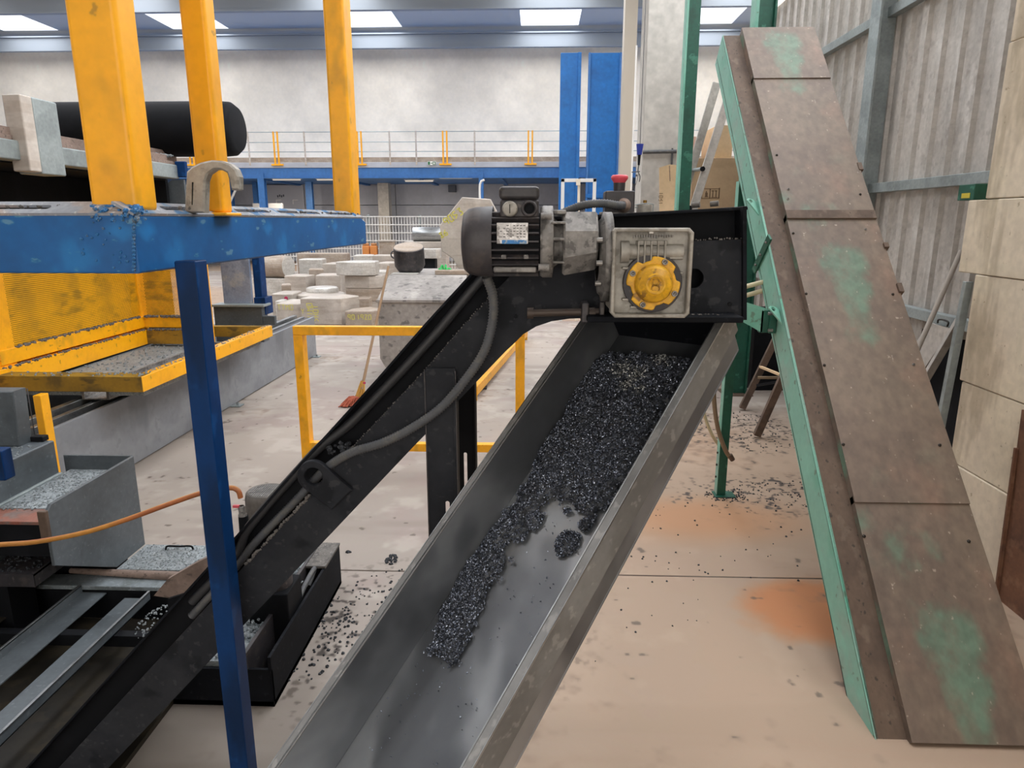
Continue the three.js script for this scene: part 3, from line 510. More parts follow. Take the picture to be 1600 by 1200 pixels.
    single('metal_block', box(x0 - 0.1, x1 + 0.2, 0, c.y - r - 0.002, z - 0.25, z + 0.3, 0.02), M.aluBright, 'wide pale block carrying the thick round billet', 'block', G); }
  const rollZ = -15; { const a = onZ(646, 366, rollZ), b = onZ(694, 366, rollZ), r = (onZ(646, 355, rollZ).y - onZ(646, 377, rollZ).y) / 2;
    const t = thing('shiny_roll', 'shiny polished metal roll lying on a grey slab by the fence', 'roll', V((a.x + b.x) / 2, a.y - r, rollZ));
    part(t, 'body', lathe([[0, 0], [r, 0], [r, b.x - a.x], [0, b.x - a.x]], V(a.x, a.y, rollZ), V(1, 0, 0), 28), M.bareSteel);
    const c = onZ(634, 379, rollZ), d = onZ(692, 390, rollZ);
    single('metal_block', box(c.x, d.x + 0.1, 0, a.y - r - 0.002, rollZ - 0.3, rollZ + 0.25, 0.02), M.alu, 'pale grey slab block carrying the shiny roll', 'block', G);
    const e = onZ(652, 389, -14), h = onZ(687, 404, -14);
    const q = thing('metal_block', 'bright sawn block with dark feet near the green ribbon', 'block', V((e.x + h.x) / 2, 0, -14), G);
    part(q, 'body', polyY([[e.x, -14], [h.x - 0.06, -13.95], [h.x, -14.1], [h.x - 0.02, -14.4], [e.x + 0.05, -14.4]], h.y, e.y - h.y, 0.01), M.aluBright);
    part(q, 'pedestal', box(e.x + 0.05, h.x - 0.1, 0, h.y, -14.35, -14.03, 0.01), M.blackDeep); }
  for (const [x, label] of [[571, 'orange stub post nearer the blue beam by the fence'], [583, 'orange stub post nearer the grey box by the fence']]) {
    const c = onZ(x, 384, -17), w = 0.085; const t = thing('orange_stub', label, 'stub', V(c.x, 0, -17), 'orange stubs by the fence');
    part(t, 'body', box(c.x - w, c.x + w, 0, c.y, -17.15, -17, 0.02), flat(0xd88c4c, 0.6)); part(t, 'cap', box(c.x - w * 0.8, c.x + w * 0.8, c.y, c.y + 0.06, -17.13, -17.02, 0.02), flat(0xb98050, 0.6));
  }
  { const a = onZ(592, 378, -17), b = onZ(613, 378, -17); const t = thing('grey_box', 'grey brown upright box standing in front of the mesh fence', 'box', V((a.x + b.x) / 2, 0, -17));
    part(t, 'body', box(a.x, b.x, 0, a.y, -17.35, -17, 0.01), M.aluBrown); part(t, 'lid', box(a.x - 0.02, b.x + 0.02, a.y, a.y + 0.04, -17.37, -16.98, 0.01), M.alu); }
}

// ---------------------------------------------------------------- dusty bin, drum, plate, ribbon, broom
{
  const z = -6.9, Q = (x, y, zz = z) => onZ(x, y, zz);
  const L = Q(590, 468), yS = L.y, xl = L.x, xr = Q(722, 540).x, yT = Q(605, 430, -7.5).y, yb = 0.1;
  const t = thing('dusty_bin', 'large grey bin with sloped lid covered in speckled dust', 'bin', V((xl + xr) / 2, 0, -7.4));
  part(t, 'body', [polyZ([[xl, yS], [xl, Q(590, 560).y], [xl + 0.12, yb], [xr - 0.12, yb], [xr, Q(590, 560).y], [xr, yS]], z, 1.3)], M.dusty);
  part(t, 'lid', polyX([[z, yS], [z - 0.02, yS + 0.015], [-7.5, yT], [-8.6, yT], [-8.6, yS - 0.1], [z - 0.05, yS - 0.02]], xl, xr - xl), M.dusty);
  part(t, 'rim', box(xl - 0.015, xr + 0.015, yS - 0.03, yS, z - 0.01, z + 0.015, 0.005), M.dusty);
  for (const x of [xl + 0.2, xr - 0.2]) part(t, 'skid', box(x - 0.05, x + 0.05, 0, yb, -8.1, z - 0.1), M.blackDeep);
  { const dz = -7.9, c = onZ(641, 412, dz), r = onZ(664, 400, dz).x - c.x, top = onZ(641, 392, dz).y, d = thing('steel_drum', 'short dark grey drum with flat top standing on the dusty bin', 'drum', V(c.x, yT, dz));
    const q = lathe([[0, 0], [r * 0.55, 0], [r * 0.8, 0.03], [r, 0.09], [r, top - yT + 0.04], [r * 0.97, top - yT + 0.05], [0, top - yT + 0.05]], V(c.x, yT, dz), V(0, 1, 0.26), 36);
    part(d, 'body', q, M.cowl);
    part(d, 'lid', lathe([[r * 0.96, 0], [r * 0.94, 0.012], [0, 0.014]], V(c.x, yT, dz).addScaledVector(V(0, 1, 0.26).normalize(), top - yT + 0.05), V(0, 1, 0.26), 36), M.aluBrown);
    part(d, 'handle', new THREE.TorusGeometry(0.04, 0.008, 6, 14, Math.PI).rotateZ(Math.PI / 2).translate(c.x - r - 0.005, yT + 0.2, dz), M.rubber);
    single('steel_plate_piece', box(c.x - 0.16, c.x + 0.12, yT, yT + 0.012, dz + 0.16, dz + 0.3), M.aluBright, 'thin bright plate lying on the bin before the drum', 'plate'); }
  { const pz = -8.0, pts = [[687, 352], [722, 308], [766, 311], [776, 330], [776, 420], [716, 420], [708, 405], [690, 392]].map((p) => { const q = onZ(p[0], p[1], pz); return [q.x, Math.max(q.y, yT + 0.001)]; });
    const g = thing('angular_plate', 'upright many-sided grey plate with yellow scribble behind the motor', 'plate', V(onZ(735, 420, pz).x, yT, pz));
    part(g, 'body', polyZ(pts, pz, 0.12, [], 0.008), M.alu);
    part(g, 'marking', scribble('9053', onZ(698, 352, pz + 0.002), V(0.8, 0.55, 0).normalize(), V(-0.55, 0.8, 0).normalize(), 0.075, 0.014), M.chalk);
    part(g, 'marking', scribble('86', onZ(690, 372, pz + 0.002), V(0.9, 0.5, 0).normalize(), V(-0.5, 0.9, 0).normalize(), 0.06, 0.012), M.chalk); }
  { const rz = -7.7, c = onZ(695, 412, rz); const gs = []; for (let i = 0; i < 7; i++) { const a = i * 0.9 + 0.3; gs.push(tube([V(c.x, yT + 0.004, rz), V(c.x + Math.cos(a) * 0.05, yT + 0.06 + 0.02 * (i % 3), rz + Math.sin(a) * 0.04), V(c.x + Math.cos(a) * 0.1, yT + 0.02, rz + Math.sin(a) * 0.09)], 0.009, 12, 5)); }
    single('green_ribbon', gs, flat(0x3fd070, 0.6), 'bright green strap curled at the foot of the angular plate', 'ribbon'); }
  single('metal_bar', box(onZ(676, 424, -7.4).x, onZ(748, 430, -7.4).x, yT + 0.001, yT + 0.05, -7.75, -7.55, 0.01), M.aluBrown, 'flat grey bar lying on the bin under the angular plate', 'bar');
  { const foot = onZ(567, 600, -6.35), top = onZ(607, 416, -6.84);
    const b = thing('broom', 'old straw broom leaning its wooden handle against the dusty bin', 'broom', V(foot.x, 0, -6.35));
    const d = top.clone().sub(foot).normalize();
    part(b, 'handle', cyl(foot.clone().addScaledVector(d, -0.05), top, 0.014, 0.012, 12), M.wood);
    const st = []; for (let i = 0; i < 46; i++) { const a = rr(0, 6.28), q = rr(0.2, 1); st.push(tube([foot.clone().add(V(Math.cos(a) * 0.016, 0.03, Math.sin(a) * 0.016)), foot.clone().add(V(Math.cos(a) * 0.04 * q - 0.02, -0.07, Math.sin(a) * 0.035 * q)), foot.clone().add(V(Math.cos(a) * 0.05 * q - 0.05, -0.16 - 0.02 * q, Math.sin(a) * 0.04 * q + 0.02))], 0.005, 6, 4)); }
    part(b, 'straw', st, M.straw);
    part(b, 'binding', lathe([[0.02, 0], [0.026, 0.012], [0.02, 0.024]], foot.clone().add(V(0, 0.0, 0)), d, 14), M.chalkRed);
    const br = [], e = onZ(562, 622, -6.35); for (let i = 0; i < 90; i++) { const a = rr(-0.06, 0.06), q = onZ(rr(531, 556), 637, -6.2); br.push(tube([V(e.x + rr(-0.02, 0.02), Math.max(0.03, e.y + rr(-0.02, 0.02)), -6.33 + a * 0.5), V((e.x + q.x) / 2, 0.05 + rr(-0.02, 0.03), -6.28 + a), V(q.x, 0.012, -6.25 + a * 1.6)], 0.006, 5, 4)); }
    part(b, 'bristles', br, M.bristle, { label: 'reddish brown worn bristles' }); }
}

// ---------------------------------------------------------------- black scraper conveyor with its head
const CZ = -1.6;                                            // plane of the conveyor's near side plate
const C = (x, y, z = CZ) => onZ(x, y, z);
const XY = (list, z) => list.map(([x, y]) => { const q = onZ(x, y, z); return [q.x, q.y]; });
{
  const foot = C(330, 1075); const base = V(-0.86, 0, -1.8);
  const t = thing('scraper_conveyor', 'black inclined chip conveyor rising to a boxed head at eye level', 'conveyor', base);
  const hole = C(1084, 435), under = [[-60, 1442], [390, 967], [520, 831], [644, 700], [722, 620], [790, 549], [806, 534], [818, 522], [838, 510], [862, 502], [890, 498], [915, 497]];
  const top = [[1163, 374], [930, 383], [862, 388], [826, 402], [777, 452], [712, 522], [662, 580], [552, 697], [485, 772], [384, 882], [-140, 1452]];
  part(t, 'side_plate', polyPx([...under, [1163, 500], ...top], CZ, 0.012, [circleHole(hole.x, hole.y, 0.0225)]), M.plate);
  part(t, 'side_plate', polyZ(XY([...under, [1163, 500], [1159, 330], [935, 341], [860, 344], [815, 356], [739, 427], [672, 500], [597, 586], [475, 720], [412, 792], [-140, 1400]], CZ - 0.05), -2.05, 0.012), M.black);
  const rimPx = [[1160, 326], [935, 338], [860, 341], [818, 351], [790, 372], [739, 427], [672, 500], [597, 586], [475, 720], [412, 792], [-140, 1402]];
  const inner = XY(rimPx, CZ - 0.055);
  part(t, 'body', polyZ([...XY(rimPx, CZ - 0.055), ...XY(under, CZ - 0.055), ...XY([[1163, 500]], CZ - 0.055)], CZ - 0.055, 0.38), M.blackDeep);
  // flange along the upper rim, overhanging the recess
  const fl = []; for (let i = 0; i < inner.length - 1; i++) fl.push(bar(V(inner[i][0], inner[i][1], CZ - 0.04), V(inner[i + 1][0], inner[i + 1][1], CZ - 0.04), 0.055, 0.006, V(0.3, 1, 0), 0.001));
  part(t, 'top_flange', fl, M.black);
  const tl = []; for (let i = 0; i < inner.length - 1; i++) tl.push(bar(V(inner[i][0], inner[i][1] + 0.002, -1.86), V(inner[i + 1][0], inner[i + 1][1] + 0.002, -1.86), 0.4, 0.004, V(0.3, 1, 0), 0));
  part(t, 'cover', tl, M.black);
  part(t, 'end_plate', polyPx([[1161, 500], [1167, 500], [1167, 322], [1161, 323]], CZ + 0.012, 0.46), M.black);
  { const a = C(918, 495, CZ + 0.09), b = C(1164, 506, CZ + 0.09); part(t, 'bottom_flange', box(a.x, b.x, b.y, a.y, CZ - 0.01, CZ + 0.08, 0.003), M.black); }
  // dusty weld along the plate's upper edge
  const ridge = (list, r) => { const gs = []; const c = new THREE.CatmullRomCurve3(list.map((p) => C(p[0], p[1], CZ + 0.001)), false, 'centripetal'); const n = Math.round(c.getLength() / 0.006); for (let i = 0; i <= n; i++) { const p = c.getPointAt(i / n); gs.push(lump(V(p.x + rr(-.002, .002), p.y + rr(-.002, .002), p.z), r * rr(0.6, 1.5), i)); } return gs; };
  part(t, 'dust_ridge', ridge([[384, 882], [420, 843], [452, 808], [485, 773]], 0.003), M.dust, { kind: 'stuff' });
  part(t, 'dust_ridge', ridge([[500, 755], [552, 697], [600, 647], [662, 580], [712, 522], [777, 452]], 0.0013), M.dust, { kind: 'stuff' });
  part(t, 'dust_ridge', ridge([[1078, 375], [1162, 371]], 0.0016), M.dust, { kind: 'stuff' });
  { const gs = []; for (let i = 0; i < 90; i++) { const p = C(rr(1060, 1140), 495, CZ + rr(0.005, 0.05)); gs.push(lump(V(p.x, p.y + 0.002, p.z), rr(0.002, 0.005), i)); } part(t, 'dust_ridge', gs, M.dust, { kind: 'stuff' }); }
  // shaft stubs on the head's top, bolts on the plate
  for (const [x, y] of [[1087, 321], [1116, 319]]) { const p = C(x, y, -1.86); part(t, 'shaft_stub', [cyl(V(p.x - 0.01, p.y, p.z), V(p.x + 0.009, p.y + 0.002, p.z + 0.008), 0.007, 0.007, 14)], M.dust); }
  for (const [x, y] of [[1136, 490], [1140, 475], [672, 655], [806, 494]]) { const p = C(x, y); part(t, 'bolt', cyl(V(p.x, p.y, CZ), V(p.x, p.y, CZ + 0.006), 0.005, 0.005, 6), M.blackDeep); }
  // tensioning screw
  { const z = CZ + 0.035, a = C(828, 489, z), b = C(940, 487, z);
    const s = part(t, 'tension_screw', [cyl(a, b, 0.0085, 0.0085, 14)], M.screw);
    part(s, 'hex_head', cyl(V(a.x - 0.006, a.y, z), V(a.x + 0.008, a.y, z), 0.014, 0.014, 6), M.screw);
    const lug = (x0, x1, y0, y1) => { const p = C(x0, y0, z + 0.02), q = C(x1, y1, z + 0.02); return box(p.x, q.x, q.y, p.y, CZ, z + 0.02, 0.004); };
    part(t, 'tension_lug', lug(909, 920, 473, 505), M.cowl); part(t, 'tension_lug', lug(937, 945, 471, 498), M.cowl);
    part(s, 'lock_nut', cyl(V(C(920, 489, z).x, a.y, z), V(C(930, 489, z).x, a.y, z), 0.015, 0.015, 6), M.screw); }
  // lifting eye
  { const z = CZ + 0.018, out = []; const c = C(489.5, 745, z), R = C(515, 745, z).x - c.x;
    const e1 = C(549, 766, z), e2 = C(518, 797, z);
    const a0 = Math.atan2(e1.y - c.y, e1.x - c.x) + 1.25, a1 = Math.atan2(e2.y - c.y, e2.x - c.x) - 1.1 + Math.PI * 2;
    for (let i = 0; i <= 26; i++) { const a = a0 + (a1 - a0) * i / 26; out.push([c.x + Math.cos(a) * R, c.y + Math.sin(a) * R]); }
    out.push([e2.x, e2.y], [e1.x, e1.y]);
    part(t, 'lifting_eye', polyZ(out, z, 0.016, [circleHole(c.x, c.y, R * 0.56)], 0.002), M.plate); }
  // legs: two slotted channels down to the floor
  const leg = (px0, px1, pyTop, z, yTop, sx, sy0, sy1) => {
    const a = onZ(px0, pyTop, z), b = onZ(px1, pyTop, z), s0 = onZ(sx, sy0, z), s1 = onZ(sx, sy1, z);
    const o = [[a.x, 0], [b.x, 0], [b.x, yTop], [a.x + 0.004, yTop], [a.x, yTop - 0.006]];
    const q = slotHole(-s0.y, -s1.y, 0, 0.0055), p = new THREE.Path(q.getPoints(16).map((v) => new THREE.Vector2(s0.x + v.y, -v.x)));
    return [polyZ(o, z, 0.008, [p]), box(b.x - 0.006, b.x, 0, yTop - 0.01, z - 0.06, z + 0.004, 0.001), box(a.x - 0.03, b.x + 0.03, 0, 0.01, z - 0.1, z + 0.03, 0.002)];
  };
  { const z = CZ + 0.016; for (const px of [663, 711]) { const q = C(px, 580, z); part(t, 'leg_edge', box(q.x - 0.0015, q.x + 0.0015, 0.3, q.y, z - 0.004, z + 0.001, 0), M.cowl); } }
  part(t, 'leg', leg(664, 711, 580, CZ + 0.014, C(690, 576, CZ + 0.014).y, 699, 783, 860), M.plate);
  part(t, 'leg', leg(712, 743, 690, -2.06, C(730, 560, -2.06).y, 727, 707, 775), M.blackDeep);
  // brown bent flange at the lower end
  { const z = -1.9, pts = [[240, 931], [262, 905], [306, 880], [330, 868], [330, 888], [288, 926], [262, 934]].map((p) => { const q = onZ(p[0], p[1], z); return [q.x, q.y]; });
    part(t, 'tail_flange', polyZ(pts, z, 0.02), M.rust, { label: 'rusty brown bent flange' });
    part(t, 'tail_guard', polyZ(XY([[262, 936], [288, 928], [335, 890], [335, 990], [262, 990]], z - 0.015), z - 0.015, 0.015), M.blackDeep); }
}
// hoses along the conveyor
single('conduit_hose', tube([C(760, 432, -1.53), C(770, 462, -1.545), C(770, 500, -1.55), C(757, 548, -1.55), C(728, 592, -1.555), C(690, 636, -1.56), C(645, 668, -1.565), C(600, 691, -1.57), C(552, 706, -1.58), C(520, 724, -1.6), C(497, 744, -1.625), C(470, 774, -1.632), C(430, 815, -1.632), C(395, 852, -1.632), C(372, 882, -1.632), C(300, 962, -1.632)], 0.0115, 200, 12, 0.2, 0.007), M.rubber, 'ribbed grey conduit looping from the motor down through the lifting eye', 'hose');
single('cable_hose', tube([C(812, 372, -1.632), C(745, 444, -1.632), C(680, 522, -1.632), C(604, 604, -1.632), C(540, 668, -1.632), C(505, 694, -1.632), C(462, 740, -1.632), C(412, 796, -1.632), C(384, 832, -1.632), C(372, 862, -1.632), C(300, 940, -1.632)], 0.012, 120, 12), M.cable, 'smooth dark hose lying in the recess along the conveyor rim', 'hose');
single('swarf_clump', (() => { const g = []; for (let i = 0; i < 26; i++) { const p = C(rr(512, 545), rr(690, 708), -1.625); g.push(lump(p, rr(0.003, 0.006), i)); } return g; })(), M.swarfBed, 'small clump of dark swarf caught between the two hoses', 'swarf');

// ---------------------------------------------------------------- geared motor
{
  const z = -1.5, ax = C(790, 378, z), y = ax.y, x = (px) => onZ(px, 378, z).x, R = 0.0725;
  const t = thing('gear_motor', 'greasy grey geared electric motor with a yellow cover on the conveyor head', 'motor', V(x(900), y - 0.12, z));
  const X = V(1, 0, 0);
  part(t, 'fan_cowl', lathe([[0, 0], [R * 0.5, 0], [R * 0.82, 0.004], [R * 0.94, 0.014], [R * 0.99, 0.03], [R * 1.02, x(771) - x(723)], [R * 0.9, x(771) - x(723)]], V(x(723), y, z), X, 48), M.cowl);
  part(t, 'stator', lathe([[R * 0.82, 0], [R * 0.82, x(848) - x(764)]], V(x(764), y, z), X, 40), M.blackDeep);
  for (let k = 0; k < 26; k++) {
    const a = k / 26 * Math.PI * 2 + 0.04; if (Math.sin(a) > 0.92) continue;
    const c = V(0, Math.sin(a), Math.cos(a)), p = V(x(767), y, z).addScaledVector(c, R * 0.89), q = V(x(842), y, z).addScaledVector(c, R * 0.89);
    part(t, 'cooling_fin', bar(p, q, 0.0038, R * 0.22, c, 0.001), M.cowl);
  }
  part(t, 'end_shield', lathe([[R * 0.6, 0], [R * 0.98, 0.0], [R * 1.03, 0.006], [R * 1.03, x(864) - x(845)], [R * 0.75, x(866) - x(845)], [0, x(866) - x(845)]], V(x(844), y, z), X, 40), M.castGrey);
  for (const [px, py] of [[852, 372], [849, 418], [853, 338]]) { const p = onZ(px, py, z + 0.07); part(t, 'bolt', cyl(V(p.x - 0.01, p.y, z + 0.066), V(p.x + 0.012, p.y, z + 0.066), 0.008, 0.008, 6), M.castGrey); }
  { const f = z + 0.075, a = onZ(776, 348, f), b = onZ(825, 381, f);
    const n = part(t, 'nameplate', box(a.x, b.x, b.y, a.y, f - 0.02, f, 0.001), surface(60, 0xb9b6b4, [{ c: 0x6d6a68, p: 9, t: 0.6, s: 0.1, a: 0.7 }, { c: 0xe0dedc, p: 12, t: 0.58, s: 0.08, a: 0.7 }], { tile: 0.08, rough: 0.4, metal: 0.3, size: 128 }), { label: 'scuffed white and blue rating plate' });
    const c = onZ(784, 375, f), d = onZ(823, 381, f); part(n, 'stripe', box(c.x, d.x, d.y, c.y, f, f + 0.0008, 0), surface(61, 0x3f7fbc, [{ c: 0xa9aeb4, p: 8, t: 0.56, s: 0.08, a: 0.8 }], { tile: 0.05, size: 128 }));
    const g = []; for (let k = 0; k < 5; k++) for (let i = 0; i < 8; i++) if (hash(i, k, 5) > 0.35) { const p = onZ(781 + i * 5.2, 353 + k * 4.4, f); g.push(box(p.x, p.x + 0.0045, p.y, p.y + 0.0014, f, f + 0.0006, 0)); }
    part(n, 'lettering', g, M.darkBolt); }
  { const f = z + 0.05, a = onZ(781, 311, f), b = onZ(842, 341, f), c = onZ(781, 291, f), bx = part(t, 'terminal_box', box(a.x, b.x, b.y, a.y, z - 0.045, f, 0.006), M.cowl);
    part(bx, 'lid', box(a.x - 0.002, b.x + 0.001, a.y - 0.001, c.y, z - 0.048, f + 0.004, 0.008), M.cowl);
    part(bx, 'box_foot', box(a.x + 0.004, b.x - 0.002, y + R * 0.75, b.y + 0.002, z - 0.035, f - 0.004, 0.003), M.cowl);
    const g1 = onZ(797, 326.5, f), g2 = onZ(827, 326, f);
    part(bx, 'blanking_plug', lathe([[0, 0.017], [0.0125, 0.017], [0.0155, 0.014], [0.016, 0]], V(g1.x, g1.y, f), V(0, 0, 1), 26), M.castLight, { label: 'pale slotted blanking plug' });
    part(bx, 'plug_slot', box(g1.x - 0.001, g1.x + 0.001, g1.y - 0.009, g1.y + 0.009, f + 0.0165, f + 0.0178, 0), M.darkBolt);
    part(bx, 'cable_gland', lathe([[0.0105, -0.004], [0.0105, 0.012], [0.015, 0.012], [0.0165, 0.008], [0.0165, 0]], V(g2.x, g2.y, f), V(0, 0, 1), 26), M.cowl);
    part(bx, 'gland_bore', cyl(V(g2.x, g2.y, f), V(g2.x, g2.y, f + 0.003), 0.0105, 0.0105, 20), M.blackDeep);
    for (const px of [784, 839]) { const p = onZ(px, 296, f + 0.004); part(bx, 'lid_screw', cyl(V(p.x, p.y, f), V(p.x, p.y, f + 0.0065), 0.003, 0.003, 8), M.darkBolt); } }
  part(t, 'motor_foot', boxPx(771, 417, 838, 426, z + 0.06, 0.1, 0.003), M.castGrey);
  part(t, 'drain_boss', [boxPx(783, 398, 791, 405, z + 0.069, 0.03, 0.002), boxPx(818, 398, 826, 405, z + 0.069, 0.03, 0.002)], M.castGrey);
  // adapter neck, gear stage, round flange
  part(t, 'adapter', lathe([[R * 0.72, 0], [R * 0.6, 0.012], [R * 0.6, 0.018], [R * 0.7, x(884) - x(864)]], V(x(864), y - 0.002, z), X, 32), M.castGrey);
  part(t, 'adapter_web', [boxPx(862, 346, 884, 350, z + 0.066, 0.12, 0.002), boxPx(862, 371, 884, 376, z + 0.07, 0.13, 0.002), boxPx(862, 408, 884, 412, z + 0.06, 0.12, 0.002), boxPx(864, 328, 885, 335, z + 0.04, 0.08, 0.003)], M.castGrey);
  { const oct = (r0, r1) => { const o = []; for (let i = 0; i < 8; i++) { const a = (i + 0.5) / 8 * Math.PI * 2; o.push([Math.cos(a) * r0, Math.sin(a) * r1]); } return o; };
    const a = onZ(881, 329, z + 0.06), b = onZ(933, 434, z + 0.06), hh = (a.y - b.y) / 2, w = b.x - a.x;
    const g = extrude(oct(0.078, hh * 1.05), w, [], 0.004).rotateY(Math.PI / 2).translate(a.x, (a.y + b.y) / 2, z);
    const p = g.attributes.position; for (let i = 0; i < p.count; i++) if (p.getY(i) < (a.y + b.y) / 2) p.setY(i, p.getY(i) + (p.getX(i) - a.x) * 0.18);
    g.computeVertexNormals();
    part(t, 'gear_stage', g, M.castGrey);
    const f = onZ(945, 402, z), fr = 0.0935;
    part(t, 'round_flange', lathe([[0.05, -0.016], [fr * 0.82, -0.014], [fr * 0.9, -0.006], [fr, -0.006], [fr, 0.011], [0.05, 0.011]], V(f.x, f.y, z), X, 48), M.castGrey);
    for (const k of [0.5, -0.1, -0.7]) { const q = V(f.x - 0.012, f.y + Math.sin(k) * 0.078, z + Math.cos(k) * 0.078); part(t, 'bolt', cyl(q, q.clone().add(V(-0.012, 0, 0)), 0.006, 0.006, 6), M.steelBolt); } }
  // worm gearbox: square housing with a raised rim, worm tube, ribs
  { const f = -1.405, a = onZ(958, 356, f), b = onZ(1077, 497, f), bk = CZ + 0.002;
    const rim = 0.0075;
    const rect = (m, ch) => [[a.x + m, b.y + m + ch], [a.x + m + ch, b.y + m], [b.x - m - ch, b.y + m], [b.x - m, b.y + m + ch], [b.x - m, a.y - m - ch], [b.x - m - ch, a.y - m], [a.x + m + ch * 0.6, a.y - m], [a.x + m, a.y - m - ch * 0.6]];
    const hole = new THREE.Path(rect(rim, 0.004).map((p) => new THREE.Vector2(p[0], p[1])));
    const h = part(t, 'gearbox_housing', [polyZ(rect(0, 0.009), f, 0.028, [hole], 0.002)], M.castLight); part(h, 'recess_plate', polyZ(rect(0.004, 0.006), f - 0.022, -bk + f - 0.024), M.castLight);
    const at = (px, py, zz = f - 0.01) => onZ(px, py, zz);
    const wy = at(1020, 394).y;
    part(h, 'worm_tube', [cyl(V(at(970, 394).x, wy, f - 0.02), V(at(983, 394).x, wy, f - 0.02), 0.022, 0.022, 24), cyl(V(at(983, 394).x, wy, f - 0.02), V(at(1068, 394).x, wy, f - 0.02), 0.0155, 0.0155, 20)], M.castLight);
    for (const px of [998, 1008, 1018.5, 1029, 1040]) part(h, 'cooling_rib', (() => { const p = at(px, 376, f - 0.004), q = at(px, 410, f - 0.004); return box(p.x - 0.0018, p.x + 0.0018, q.y - 0.006, p.y, f - 0.024, f - 0.001, 0.001); })(), M.castLight);
    { const p = at(995, 376), q = at(1043, 383); part(h, 'rib_head', box(p.x, q.x, q.y, p.y, f - 0.024, f - 0.008, 0.001), M.castLight); }
    part(h, 'corner_web', [[972, 466, 996, 470], [1048, 425, 1068, 428], [972, 417, 984, 421], [1046, 401, 1068, 405], [985, 478, 1000, 482]].map((r) => { const p = at(r[0], r[1]), q = at(r[2], r[3]); return box(p.x, q.x, q.y, p.y, f - 0.026, f - 0.008, 0.002); }), M.castLight);
    { const p = at(1018, 363, f - 0.012); part(h, 'embossed_hook', box(p.x - 0.006, p.x + 0.004, p.y - 0.003, p.y + 0.003, f - 0.018, f - 0.007, 0.002), M.aluBright);
      const gs = []; for (let i = 0; i < 16; i++) { const e = at(990 + i * 4, 369.5, f - 0.012); gs.push(box(e.x, e.x + 0.003, e.y - 0.003 * hash(i, 2, 9) - 0.001, e.y + 0.003, f - 0.018, f - 0.0145, 0)); } part(h, 'embossed_lettering', gs, M.castGrey); }
    const c = at(1021, 443, f + 0.002);
    part(h, 'bearing_seat', lathe([[0, 0.004], [0.0575, 0.004], [0.0595, 0], [0.0595, -0.03]], V(c.x, c.y, f - 0.01), V(0, 0, 1), 48), M.cowl);
    const lobe = []; for (let i = 0; i < 96; i++) { const th = i / 96 * Math.PI * 2, q = Math.cos(4 * (th - 1.13)); lobe.push([c.x + Math.cos(th) * (0.0535 - 0.0085 * smooth(-0.35, -0.75, q)), c.y + Math.sin(th) * (0.0535 - 0.0085 * smooth(-0.35, -0.75, q))]); }
    const cv = part(t, 'bearing_cover', polyZ(lobe, f + 0.002, 0.01, [], 0.0015), M.coverYellow, { label: 'grease-stained yellow round cover' });
    part(cv, 'dome', lathe([[0, 0.026], [0.013, 0.0265], [0.0145, 0.031], [0.02, 0.031], [0.022, 0.026], [0.031, 0.0225], [0.036, 0.016], [0.0385, 0.006], [0.0385, 0]], V(c.x, c.y, f + 0.002), V(0, 0, 1), 48), M.coverYellow);
    part(cv, 'centre_emblem', [new THREE.TorusGeometry(0.0065, 0.0018, 6, 20).translate(c.x, c.y + 0.005, f + 0.028), new THREE.TorusGeometry(0.0075, 0.0018, 6, 20).translate(c.x, c.y - 0.008, f + 0.028)], surface(62, 0xb98a1c, [{ c: 0x6a4a22, p: 4, t: 0.5, s: 0.1, a: 0.8 }], { tile: 0.02, size: 64 }));
    for (const th of [1.13, 1.13 + Math.PI / 2, 1.13 + Math.PI, 1.13 + Math.PI * 1.5]) {
      const p = V(c.x + Math.cos(th) * 0.047, c.y + Math.sin(th) * 0.047, f + 0.001);
      part(cv, 'socket_bolt', lathe([[0, 0.004], [0.003, 0.004], [0.003, 0.0075], [0.0055, 0.0075], [0.006, 0.006], [0.006, 0]], p, V(0, 0, 1), 18), M.steelBolt);
    }
  }
}
